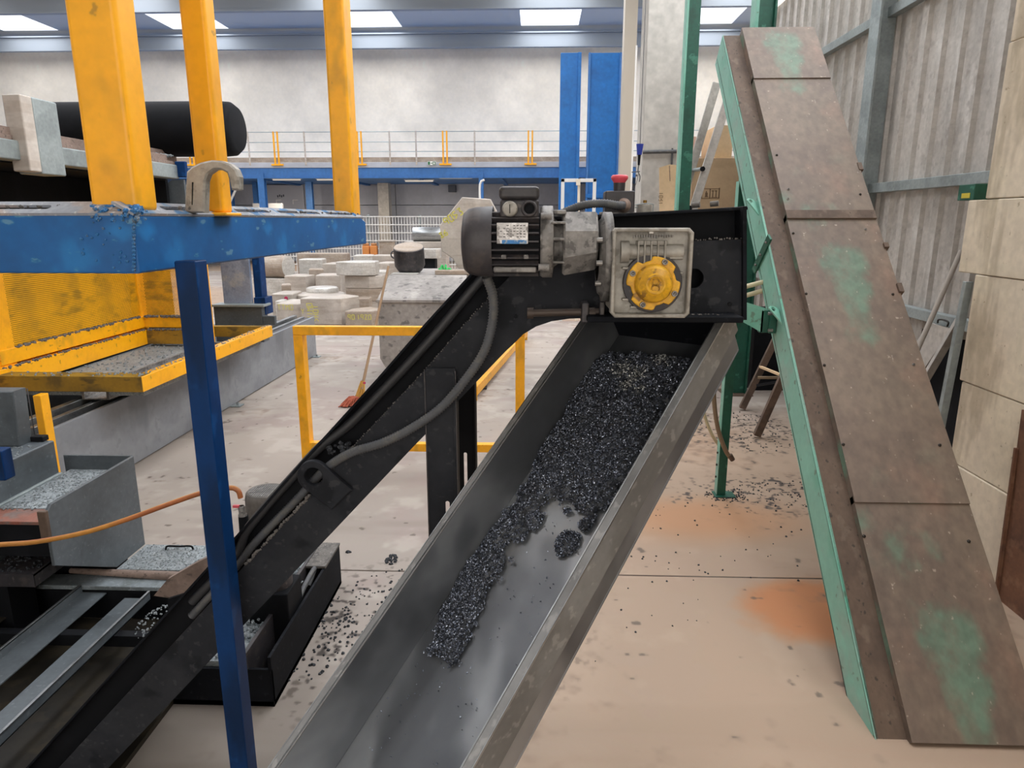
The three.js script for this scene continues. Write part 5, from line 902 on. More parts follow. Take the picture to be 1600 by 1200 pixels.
// ---------------------------------------------------------------- left foreground: chip tray, plate, step, pit
{
  const xP = -1.856, zR = -2.966, zL = -2.378, t = thing('chip_collector', 'grey welded chip tray with a tall sloping side plate beside the pit', 'tray', V(-2.0, 0, -2.7));
  part(t, 'side_plate', polyX([[zR, 0.2], [zR, 0.643], [zL - 0.03, 0.643], [zL, 0.615], [zL, 0.4], [-2.74, 0.2]], xP - 0.014, 0.014, 0.002), M.greyMachine);
  part(t, 'back_wall', box(-2.19, xP - 0.014, 0.4, 0.643, zR - 0.014, zR, 0.002), M.greyMachine);
  part(t, 'tray_floor', box(-2.165, xP - 0.014, 0.56, 0.575, zR, -2.52, 0.002), M.chips);
  part(t, 'tray_floor', box(-2.3, xP - 0.016, 0.558, 0.572, -2.52, -2.4, 0.002), M.redRust, { label: 'reddish rusty front strip of the tray' });
  part(t, 'tray_front', box(-2.3, xP - 0.016, 0.42, 0.556, -2.44, -2.41, 0.003), M.blackDeep);
  part(t, 'edge_cap', box(xP - 0.03, xP + 0.004, 0.5, 0.63, -2.385, -2.365, 0.005), M.brownSteel);
  part(t, 'underframe', box(-2.16, -1.92, 0, 0.55, -2.92, -2.76, 0.004), M.blackDeep);
  const g = []; for (let i = 0; i < 420; i++) g.push(lump(V(rr(-2.15, xP - 0.03), 0.576, rr(zR + 0.02, -2.5)), rr(0.0015, 0.005), i));
  single('metal_chips', g, M.chips, 'silvery chips spread over the floor of the grey chip tray', 'chips').userData.kind = 'stuff';
  // grey machine base at the edge with stop block, cover and wire mesh
  const m = thing('machine_base', 'speckled grey machine base with an upright cover next to the chip tray', 'machine', V(-2.5, 0, -2.7));
  part(m, 'base', box(-2.9, -2.17, 0, 0.738, -2.9, -2.2, 0.008), M.greyMachine);
  part(m, 'foot_bead', box(-2.172, -2.155, 0.574, 0.585, -2.9, -2.5, 0.003), M.galv);
  { const a = onZ(-60, 700, -2.8), b = onZ(30, 694, -2.8), c = onZ(20, 612, -2.8); part(m, 'cover', polyZ([[a.x, 0.738], [b.x, 0.738], [c.x, c.y], [a.x, c.y]], -2.8, 0.08, [], 0.004), M.greyMachine); }
  { const a = onY(47, 690, 0.74), b = onY(68, 690, 0.74); part(m, 'stop_block', box(a.x, b.x, 0.738, 0.762, a.z - 0.04, a.z, 0.004), M.blackDeep); }
  const c = []; for (let i = 0; i < 260; i++) c.push(lump(V(rr(-2.6, -2.18), 0.739, rr(-2.88, -2.3)), rr(0.0015, 0.006), i));
  single('metal_chips', c, M.chips, 'chips dusting the top of the grey machine base', 'chips').userData.kind = 'stuff';
  const f = thing('mesh_screen', 'small dark wire mesh screen beside the short yellow post', 'screen', V(-2.95, 0.3, -3.75));
  const a = onZ(20, 612, -3.75), b = onZ(56, 690, -3.75);
  { const p0 = onZ(54, 640, -3.7), p1 = onZ(66, 640, -3.7); part(f, 'post', box(p0.x, p1.x, 0, 0.735, -3.77, -3.7, 0.004), M.yellow); }
  for (let i = 0; i <= 4; i++) { const x = a.x + (b.x - a.x) * i / 4; part(f, 'wire', cyl(V(x, b.y - 0.1, -3.75), V(x, a.y + 0.02, -3.75), 0.003, 0.003, 6), M.rubber); }
  for (let i = 0; i <= 2; i++) part(f, 'wire', cyl(V(a.x, b.y - 0.08 + i * 0.16, -3.747), V(b.x, b.y - 0.08 + i * 0.16, -3.747), 0.003, 0.003, 6), M.rubber);
  single('blue_bracket', box(onZ(-40, 730, -2.1).x, onZ(5, 730, -2.1).x, onZ(0, 752, -2.1).y, onZ(0, 705, -2.1).y, -2.15, -2.1, 0.006), M.bluePost, 'blue painted bracket edge before the grey machine base', 'bracket');
}
{
  const t = thing('floor_step', 'chip covered step plate with a black grab handle', 'step', V(-1.65, 0, -2.85));
  part(t, 'plate', polyY([[-1.852, -2.725], [-1.852, -2.966], [-1.45, -2.966], [-1.45, -2.725]], 0.188, 0.012, 0.002), M.chips);
  part(t, 'skirt', box(-1.845, -1.45, 0, 0.187, -2.955, -2.74, 0.003), M.blackDeep);
  const h0 = onY(259, 859, 0.2), h1 = onY(302, 859, 0.2);
  part(t, 'handle', tube([h0, V(h0.x + 0.006, 0.216, h0.z), V((h0.x + h1.x) / 2, 0.218, h0.z), V(h1.x - 0.006, 0.216, h1.z), h1], 0.0045, 30, 8), M.blackDeep);
  const g = []; for (let i = 0; i < 420; i++) g.push(lump(V(rr(-1.84, -1.46), 0.2005, rr(-2.96, -2.73)), rr(0.001, 0.0045), i));
  single('metal_chips', g, M.chips, 'fine chips lying on the step plate with the handle', 'chips').userData.kind = 'stuff';
  const p = thing('pit_frame', 'dark open pit edged by a brown pipe with steel channels across it', 'pit', V(-1.9, 0, -2.3));
  part(p, 'edge_pipe', cyl(V(-2.05, 0.196, -2.712), V(-1.46, 0.186, -2.69), 0.012, 0.022, 16), M.rust);
  part(p, 'edge_ledge', [box(-2.2, -1.44, 0.155, 0.175, -2.72, -2.62, 0.004), box(-2.2, -1.44, 0.02, 0.155, -2.7, -2.66, 0)], M.ledge);
  part(p, 'edge_beam', box(-2.9, -1.4, 0.02, 0.15, -2.64, -2.625, 0.003), M.blackDeep);
  part(p, 'pit_floor', box(-2.9, -1.3, 0.001, 0.02, -2.62, -1.0, 0), M.pit);
  for (const [xa, m, za] of [[-1.95, M.greyMachine, -2.62], [-1.735, M.greyMachine, -2.58], [-2.24, M.pit, -2.58]])
    part(p, 'steel_channel', [box(xa, xa + 0.112, 0.14, 0.146, -1.0, za, 0.001), xa === -1.735 ? box(xa + 0.105, xa + 0.112, 0.14, 0.175, -1.0, za, 0.001) : box(xa, xa + 0.007, 0.14, 0.18, -1.0, za, 0.001)], m);
  for (const [xa, za] of [[-1.952, -2.62], [-1.63, -2.58], [-2.242, -2.58]]) part(p, 'bright_edge', box(xa, xa + 0.009, 0.174, 0.182, -1.0, za, 0.001), M.bareSteel);
  part(p, 'cross_beam', box(-2.9, -1.4, 0.09, 0.138, -2.36, -2.32, 0.002), M.blackDeep);
  part(p, 'cross_beam', box(-2.9, -1.4, 0.09, 0.138, -1.6, -1.56, 0.002), M.blackDeep);
  const q = thing('side_tray', 'low dark tray full of chips below the orange hose', 'tray', V(-2.2, 0, -2.48));
  part(q, 'pan', [polyX([[-2.57, 0.35], [-2.39, 0.345], [-2.39, 0.353], [-2.57, 0.358]], -2.5, 0.44 + 0.1, 0), box(-1.965, -1.96, 0.3, 0.36, -2.56, -2.39, 0.001), box(-2.5, -1.96, 0.3, 0.352, -2.395, -2.388, 0.001)], M.cowl);
  part(q, 'chips', Array.from({ length: 260 }, (_, i) => lump(V(rr(-2.45, -1.97), 0.357, rr(-2.56, -2.4)), rr(0.002, 0.006), i)), M.swarfBed, { kind: 'stuff' });
  part(q, 'support', box(-2.45, -2.1, 0, 0.345, -2.56, -2.42, 0.002), M.blackDeep);
  const h = []; for (let i = 0; i < 200; i++) { const k = Math.sqrt(rnd()), a = rr(0, 6.28); h.push(lump(V(-1.47 + Math.cos(a) * k * 0.1, 0.15 + 0.05 * (1 - k), -2.42 + Math.sin(a) * k * 0.14), rr(0.0012, 0.004), i)); }
  single('metal_chips', h, M.chips, 'small heap of bluish chips under the rusty bent flange', 'chips').userData.kind = 'stuff';
}
// orange hose with its fitting, coolant pump behind the conveyor
{
  const z = -2.1;
  const P = (x, y, zz = z) => onZ(x, y, zz);
  single('orange_hose', tube([P(-60, 856), P(0, 851), P(45, 848), P(90, 841), P(140, 830), P(200, 811), P(260, 789), P(316, 770), P(350, 763), P(366, 763), P(373, 768), P(376, 778)], 0.0085, 120, 12), M.hoseOrange, 'orange and red rubber hose sagging across to the coolant pump', 'hose');
  const f = thing('hose_fitting', 'grey threaded hose coupling on a black valve beside the pump', 'fitting', P(381, 850));
  part(f, 'coupling', lathe([[0.009, 0], [0.014, 0.004], [0.014, 0.02], [0.011, 0.022], [0.012, 0.045], [0.008, 0.05]], P(380, 812), P(375, 772).sub(P(380, 812)), 20), M.castGrey);
  part(f, 'valve_body', cyl(P(386, 858), P(380, 806), 0.02, 0.0155, 16), M.blackDeep);
  part(f, 'red_tag', boxPx(363, 790, 373, 794, z + 0.01, 0.01, 0.001), M.redPlastic);
  const pz = -2.45, c = P(417, 775, pz), r = P(449, 775, pz).x - c.x;
  const b = thing('coolant_pump', 'upright dark round pump motor with grille cap behind the conveyor', 'pump', V(c.x, 0, pz));
  const yt = P(417, 768, pz).y;
  part(b, 'cap', lathe([[r * 0.78, 0.004], [r * 0.84, 0.008], [r * 0.95, 0], [r, -0.02], [r * 1.02, -0.11], [r * 0.96, -0.115]], V(c.x, yt, pz), V(0, 1, 0), 40), M.pumpCap);
  const gr = []; for (let i = -7; i <= 7; i++) { const k = i / 7.6 * r * 0.8, q = Math.sqrt(Math.max(0, (r * 0.8) ** 2 - k * k)); gr.push(bar(V(c.x + k, yt + 0.003, pz - q), V(c.x + k, yt + 0.003, pz + q), 0.003, 0.003, V(0, 1, 0), 0)); gr.push(bar(V(c.x - q, yt + 0.0025, pz + k), V(c.x + q, yt + 0.0025, pz + k), 0.003, 0.003, V(0, 1, 0), 0)); }
  part(b, 'grille', gr, M.castGrey); part(b, 'fan_well', cyl(V(c.x, yt - 0.02, pz), V(c.x, yt - 0.012, pz), r * 0.8, r * 0.8, 30), M.blackDeep);
  part(b, 'body', cyl(V(c.x, 0.3, pz), V(c.x, yt - 0.11, pz), r * 0.88, r * 0.88, 30), M.cowl);
  part(b, 'stand', box(c.x - r, c.x + r, 0, 0.3, pz - r, pz + r, 0.006), M.blackDeep);
}
// chip box under the conveyor
{
  const zf = -2.98, xr = -0.93, h = 0.2, xl = -1.42, ze = -2.12;
  const t = thing('chip_box', 'low dark steel box heaped with chips under the conveyor', 'box', V(-1.25, 0, -2.5));
  part(t, 'end_wall', box(xl, xr, 0, h - 0.03, zf - 0.012, zf, 0.002), M.black);
  part(t, 'side_wall', box(xr - 0.012, xr, 0, h, zf - 0.012, ze, 0.002), M.black);
  part(t, 'inner_wall', box(xr - 0.1, xr - 0.085, 0, h + 0.015, zf + 0.05, ze, 0.002), M.cowl);
  part(t, 'rim', [box(xr - 0.1, xr + 0.004, h, h + 0.012, zf - 0.012, zf + 0.22, 0.002)], M.dust);
  part(t, 'bottom', box(xl, xr, 0, 0.02, zf, ze, 0), M.blackDeep);
  part(t, 'side_wall', box(xl, xl + 0.012, 0, h - 0.03, zf, ze, 0.002), M.black);
  part(t, 'end_wall', box(xl, xr, 0, h - 0.05, ze - 0.012, ze, 0.002), M.black);
  part(t, 'cable', tube([V(xr - 0.05, 0.16, zf + 0.3), V(xr - 0.045, 0.2, zf + 0.22), V(xr - 0.04, 0.19, zf + 0.42), V(xr - 0.05, 0.06, -2.3), V(xr - 0.05, 0.04, ze - 0.02)], 0.011, 40, 8), M.rubber);
  const g = []; for (let i = 0; i < 900; i++) { const x = rr(xl + 0.03, xr - 0.11); g.push(lump(V(x, 0.158 + 0.03 * fbm(x * 2 + 4, i * 0.001, 5, 5, 2, 9) + rr(-0.01, 0.01), rr(zf + 0.02, ze - 0.02)), rr(0.003, 0.007), i)); }
  const s = thing('metal_chips', 'mixed bright and dark chips filling the low box under the conveyor', 'chips', V(-1.25, 0.1, -2.5)); s.userData.kind = 'stuff';
  part(s, 'chips', g, M.chips, { kind: 'stuff' }); part(s, 'bed', box(xl + 0.015, xr - 0.102, 0.02, 0.17, zf + 0.005, ze - 0.015, 0), M.chips, { kind: 'stuff' });
  const a = onY(452, 918, 0.19); const pf = perforated(V(a.x - 0.05, 0.19, a.z - 0.04), V(1, 0.1, 0).normalize(), V(0, 0.15, 1).normalize(), 0.1, 0.07, 0.011, 0.0036); single('perforated_scrap', pf, M.galv, 'scrap of perforated metal lying on the chips', 'scrap');
}
// yellow guard rail
{
  const z = -4.4, x0 = onZ(457, 517, z).x, x1 = onZ(820, 517, z).x, yt = onZ(457, 510, z).y, w = 0.06;
  const t = thing('guard_rail', 'yellow square tube guard rail standing behind the black conveyor', 'rail', V((x0 + x1) / 2, 0, z));
  part(t, 'top_rail', box(x0, x1, yt - 0.058, yt, z - w, z, 0.004), M.yellow);
  part(t, 'lower_rail', box(x0 + 0.001, x1 - w, 0.185, 0.24, z - w, z - 0.004, 0.004), M.yellow);
  for (const x of [x0, x1 - w]) { const p = part(t, 'post', box(x, x + w, 0.008, yt - 0.058, z - w - (x === x0 ? 0.03 : 0), z, 0.004), M.yellow); part(p, 'foot_plate', box(x - 0.03, x + w + 0.03, 0, 0.008, z - w - 0.03, z + 0.03), M.yellowOld); }
  const a = onY(742, 611, 0.1), b = onY(822, 520, 0.1), k = thing('floor_barrier', 'low yellow floor barrier bar running away beyond the guard rail', 'barrier', V(a.x, 0, a.z));
  part(k, 'bar', bar(a, b, 0.05, 0.09, V(0, 1, 0), 0.004), M.yellow);
  part(k, 'foot', box(a.x - 0.02, a.x + 0.02, 0, 0.06, a.z - 0.04, a.z), M.yellowOld); part(k, 'foot', box(b.x - 0.02, b.x + 0.02, 0, 0.06, b.z, b.z + 0.04), M.yellowOld);
  const c = onY(752, 607, 0.0); single('anchor_plate', [box(c.x - 0.06, c.x + 0.06, 0, 0.02, c.z - 0.05, c.z + 0.05), cyl(V(c.x, 0.02, c.z), V(c.x, 0.04, c.z), 0.015, 0.015, 6)], M.cowl, 'small dark anchor plate on the floor by the low yellow barrier', 'plate');
}
// chips and crumbs scattered on the floor
{
  const g = []; const put = (cx, cz, rx, rz, n, s) => { for (let i = 0; i < n; i++) { const a = rr(0, 6.283), q = Math.sqrt(rnd()); g.push(lump(V(cx + Math.cos(a) * q * rx, s * 0.25, cz + Math.sin(a) * q * rz), rr(s * 0.35, s), i)); } };
  put(-0.6, -2.75, 0.35, 0.4, 260, 0.006); const a = onY(612, 875, 0); put(a.x, a.z, 0.03, 0.05, 40, 0.009); const b = onY(545, 863, 0); put(b.x, b.z, 0.01, 0.01, 6, 0.01);
  put(1.2, -4.15, 0.13, 0.1, 120, 0.006); put(1.75, -4.2, 0.5, 0.25, 160, 0.006); put(1.75, -5.6, 0.35, 0.6, 120, 0.007); put(0.2, -3.0, 0.7, 0.6, 60, 0.005); put(1.0, -3.6, 0.6, 0.6, 60, 0.006); put(-0.9, -2.55, 0.15, 0.3, 120, 0.007);
  single('floor_chips', g, M.swarfBed, 'dark crumbs of swarf scattered over the concrete floor', 'chips').userData.kind = 'stuff';
}

// ---------------------------------------------------------------- green inclined conveyor
{
  const X = 1.15, L = [[1355, 1010], [1345, 968], [1275, 700], [1225, 500], [1190, 350], [1172, 250], [1150, 130]].map((p) => onX(p[0], p[1], X)), G = [[1301, 1010], [1292, 968], [1262, 800], [1237, 650], [1205, 510], [1178, 370], [1150, 230], [1128, 110]].map((p) => onX(p[0], p[1], X));
  const th = THREE.MathUtils.degToRad(46), up = V(0, Math.sin(th), -Math.cos(th)), n = V(0, Math.cos(th), Math.sin(th)), a = onX(1225, 500, X);
  const along = (p) => p.clone().sub(a).dot(up), pt = (s, x, h) => V(x, a.y, a.z).addScaledVector(up, s).addScaledVector(n, h);
  const onCover = (px, py) => { const d = ray(px, py), k = a.clone().sub(EYE).dot(n) / d.dot(n); return EYE.clone().addScaledVector(d, k); };
  const t = thing('inclined_conveyor', 'green sided inclined conveyor with rusty brown cover plates rising to the roof', 'conveyor', V(1.4, 0, -3));
  const sMin = -1.75, sMax = 2.2, X2 = onCover(1413, 500).x;
  const side = [...[sMin, -1.2, -0.6, 0, 0.5, 1.0, sMax].map((s) => { const p = pt(s, X, 0); return [p.z, p.y]; }), ...[sMax, 1.0, 0.5, 0, -0.6, -1.2, sMin].map((s) => { const hh = 0.175 + 0.012 * s; const p = pt(s, X, -hh); return [p.z, p.y]; })];
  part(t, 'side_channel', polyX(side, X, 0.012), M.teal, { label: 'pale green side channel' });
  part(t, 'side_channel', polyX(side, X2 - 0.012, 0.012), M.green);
  const sl = (s0, s1, x0, x1, h0, h1, r = 0.002) => { const g = new RoundedBoxGeometry(x1 - x0, h1 - h0, s1 - s0, 1, Math.min(r, (h1 - h0) * 0.4)); return g.applyMatrix4(basis(pt((s0 + s1) / 2, (x0 + x1) / 2, (h0 + h1) / 2), V(1, 0, 0), n, new THREE.Vector3().crossVectors(V(1, 0, 0), n))); };
  const c0 = along(onCover(1290, 343)), c1 = along(onCover(1410, 780)), x0 = onCover(1266, 520).x;
  part(t, 'edge_strip', sl(sMin, sMax, X, x0 + 0.002, -0.006, 0.0), M.rustDark, { label: 'dark brown dirty edge strip' });
  part(t, 'edge_lip', sl(sMin, sMax, X, X + 0.004, 0, 0.004), M.teal);
  part(t, 'lower_skin', sl(sMin, sMax, X, X2, -0.16, -0.15), M.blackDeep);
  // cover plates, overlapping like shingles
  const cover = (s0, s1, h, m) => part(t, 'cover_plate', [sl(s0, s1, x0, X2, h, h + 0.005, 0.001), sl(s0, s1, x0, x0 + 0.004, -0.005, h + 0.004, 0.001)], m);
  cover(sMin, c1, 0.026, M.rusty); cover(c1 - 0.03, c0, 0.033, M.rusty); cover(c0 - 0.035, c0 + 1.1, 0.04, M.rusty); cover(c0 + 1.07, sMax, 0.047, M.rusty);
  part(t, 'seam_strip', sl(c0 - 0.036, c0 + 0.02, x0, X2, 0.045, 0.048, 0.001), M.rustDark);
  for (const [px, py] of [[1212, 253], [1230, 306], [1229, 321], [1238, 373], [1258, 467], [1286, 578], [1315, 701], [1348, 842], [1392, 468], [1424, 577], [1464, 702], [1350, 367], [1341, 314], [1510, 850]]) { const p = onCover(px, py), s = along(p); part(t, 'screw', lathe([[0.003, 0.006], [0.006, 0.004], [0.0065, 0]], pt(s, p.x - 0.008, s > c0 - 0.03 ? 0.045 : s > c1 ? 0.038 : 0.031), n, 10), rnd() < 0.6 ? M.darkBolt : M.castGrey); }
  // clips sticking out past the far edge of the cover
  for (const [px, py] of [[1338, 268], [1342, 273], [1377, 393], [1395, 456], [1398, 462]]) { const p = onCover(px, py), s = along(p); part(t, 'edge_clip', sl(s - 0.014, s + 0.016, X2 - 0.01, X2 + 0.013, -0.02, 0.05), M.brownSteel); }
  // ears and the bolted strap on the green side
  const ear = (px, py, len) => { const p = onX(px, py, X), s = along(p); const g = extrude([[-len, 0], [len * 0.5, 0.0], [len * 0.75, 0.02], [len * 0.7, 0.05], [len * 0.4, 0.06], [len * 0.1, 0.045]], 0.008, [circleHole(len * 0.42, 0.035, 0.011)], 0.001);
    return g.applyMatrix4(basis(pt(s, X - 0.004, -0.03), up, V(-0.9, 0, 0).addScaledVector(n, 0.35).normalize(), new THREE.Vector3().crossVectors(up, V(-0.9, 0, 0).addScaledVector(n, 0.35).normalize()))); };
  part(t, 'lifting_ear', ear(1196, 290, 0.06), M.teal); part(t, 'lifting_ear', ear(1232, 468, 0.055), M.teal);
  { const p = onX(1203, 370, X - 0.01), q = onX(1178, 424, X - 0.01); part(t, 'bolted_strap', bar(p, q, 0.035, 0.012, V(-1, 0, 0.4), 0.002), M.green); for (const k of [0.15, 0.5, 0.8]) { const c = p.clone().lerp(q, k).add(V(-0.006, 0, 0.003)); part(t, 'bolt', lathe([[0, 0.008], [0.006, 0.006], [0.006, 0]], c, V(-1, 0, 0.4), 10), M.castGrey); } }
  // slender leg with foot plate
  { const z = -4.15, l = 1.153, tp = onZ(1160, 283, z).y;
    const leg = part(t, 'leg', [box(l, l + 0.05, 0.008, tp, z - 0.005, z, 0.001), box(l - 0.004, l, 0.008, tp, z - 0.06, z, 0.001)], M.green);
    part(leg, 'foot_plate', box(l - 0.02, l + 0.11, 0, 0.008, z - 0.07, z + 0.03), M.green);
    for (const y of [0.12, 0.2, 0.28]) part(leg, 'bolt', cyl(V(l - 0.004, y, z - 0.03), V(l - 0.014, y, z - 0.03), 0.007, 0.007, 6), M.darkBolt);
    part(leg, 'leg_edge', box(l - 0.006, l - 0.003, 0.01, tp, z - 0.058, z + 0.001, 0), M.teal);  // paler teal strip paints in the lit side of the leg
    for (const px of [1160, 1169]) { const p = onZ(px, 279, z + 0.02); part(t, 'bolt', cyl(V(p.x, p.y - 0.006, p.z), V(p.x, p.y + 0.012, p.z), 0.009, 0.009, 6), M.castGrey); } }
  // bracket arm reaching in behind the head
  { const z = -3.35, p = onZ(1168, 473, z), q = onZ(1204, 518, z);
    const b = part(t, 'bracket_arm', [polyZ([[p.x - 0.05, p.y - 0.005], [q.x - 0.04, onZ(1190, 484, z).y], [q.x - 0.04, onZ(1190, 520, z).y], [p.x - 0.05, onZ(1165, 497, z).y]], z, 0.006), polyZ([[p.x - 0.05, p.y - 0.005], [q.x - 0.04, onZ(1190, 484, z).y], [q.x, onZ(1204, 485, z).y], [p.x, p.y]], z - 0.006, 0.006)], M.teal);
    part(b, 'bracket_end', boxPx(1190, 485, 1206, 520, z, 0.04, 0.002), M.green);
    part(b, 'bracket_plate', boxPx(1205, 483, 1212, 521, z + 0.02, 0.06, 0.002), M.green);
    for (const py of [490, 516]) { const c = onZ(1204, py, z + 0.02); part(b, 'bolt', cyl(V(c.x - 0.012, c.y, c.z), V(c.x + 0.01, c.y, c.z), 0.008, 0.008, 6), M.castGrey); } }
}
// green columns behind
{
  const z = -6.5, a = onZ(1058, 300, z), b = onZ(1079, 300, z), t = thing('green_column', 'slim dark green upright with a pale edge before the cardboard boxes', 'column', V((a.x + b.x) / 2, 0, z));
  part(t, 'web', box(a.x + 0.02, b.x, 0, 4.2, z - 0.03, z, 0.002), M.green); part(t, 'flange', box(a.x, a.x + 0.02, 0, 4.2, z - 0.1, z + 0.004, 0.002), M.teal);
  const y = -6.8, c = onZ(1141, 560, y), d = onZ(1171, 560, y), u = thing('green_column', 'thick dark green steel column on a floor plate behind the slender green leg', 'column', V((c.x + d.x) / 2, 0, y));
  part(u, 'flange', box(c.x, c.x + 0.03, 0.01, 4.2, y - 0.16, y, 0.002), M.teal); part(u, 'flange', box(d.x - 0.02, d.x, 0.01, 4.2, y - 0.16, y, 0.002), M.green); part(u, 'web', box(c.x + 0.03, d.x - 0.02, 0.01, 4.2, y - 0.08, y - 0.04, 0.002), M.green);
  part(u, 'base_plate', box(c.x - 0.05, d.x + 0.05, 0, 0.012, y - 0.22, y + 0.06), M.brownSteel);
}
// pale hoses beside the green leg
{
  const z = -4.05, P = (x, y, zz = z) => onZ(x, y, zz);
  single('drain_hose', tube([P(1130, 470), P(1119, 530), P(1115, 585), P(1117, 640), P(1124, 678), P(1136, 708), P(1142, 716)], 0.0135, 60, 10), M.hoseBrown, 'brown drain hose curving down in front of the slender green leg', 'hose');
  single('hose_nozzle', cyl(P(1140, 711), P(1145, 719), 0.017, 0.015, 12), M.brownSteel, 'dark nozzle on the end of the brown drain hose', 'nozzle');
  single('pale_hose', tube([P(1112, 500, -4.3), P(1096, 560, -4.3), P(1093, 610, -4.3), P(1101, 650, -4.3), P(1113, 680, -4.3), P(1124, 697, -4.3)], 0.011, 60, 10), M.hosePale, 'pale translucent hose hanging beside the brown drain hose', 'hose');
  single('pale_hose', tube([P(1150, 452, -3.6), P(1172, 446, -3.6), P(1195, 440, -3.6)], 0.012, 20, 10), M.hosePale, 'upper pale hose passing behind the head to the green side channel', 'hose');
  single('pale_hose', tube([P(1150, 466, -3.6), P(1172, 460, -3.6), P(1195, 453, -3.6)], 0.012, 20, 10), M.hosePale, 'lower pale hose passing behind the head to the green side channel', 'hose');
}
// steel trestle leaning under the conveyor
{
  const t = thing('steel_trestle', 'brown steel trestle with two slanting legs beneath the green conveyor', 'trestle', V(1.9, 0, -5.8));
  const l = (fx, fy, tx, ty, z) => { const a = onY(fx, fy, 0.0), b = onZ(tx, ty, z); const d = b.clone().sub(a).normalize(); return bar(a.clone().addScaledVector(d, 0.02), b.clone().addScaledVector(d, 0.25), 0.055, 0.05, V(0, 0.3, 1), 0.002); };
  part(t, 'leg', l(1158, 641, 1207, 540, -6.2), M.brownSteel); part(t, 'leg', l(1181, 684, 1222, 592, -5.35), M.brownSteel);
  const P = onZ; part(t, 'cross_bar', bar(P(1184, 590, -6.0), P(1235, 590, -5.9), 0.03, 0.02), M.hoseBrown); part(t, 'cross_bar', bar(P(1184, 602, -6.0), P(1230, 594, -5.6), 0.03, 0.02), M.blackDeep);
  part(t, 'cross_bar', bar(P(1188, 573, -6.2), P(1225, 588, -5.6), 0.025, 0.02), M.cartonPale);
  single('dark_crate', [box(2.2, 2.6, 0.0, 0.75, -7.6, -7.0, 0.01), box(2.22, 2.58, 0.75, 0.8, -7.58, -7.02, 0.01)], M.blackDeep, 'dark crate in the shade behind the steel trestle', 'crate');
}
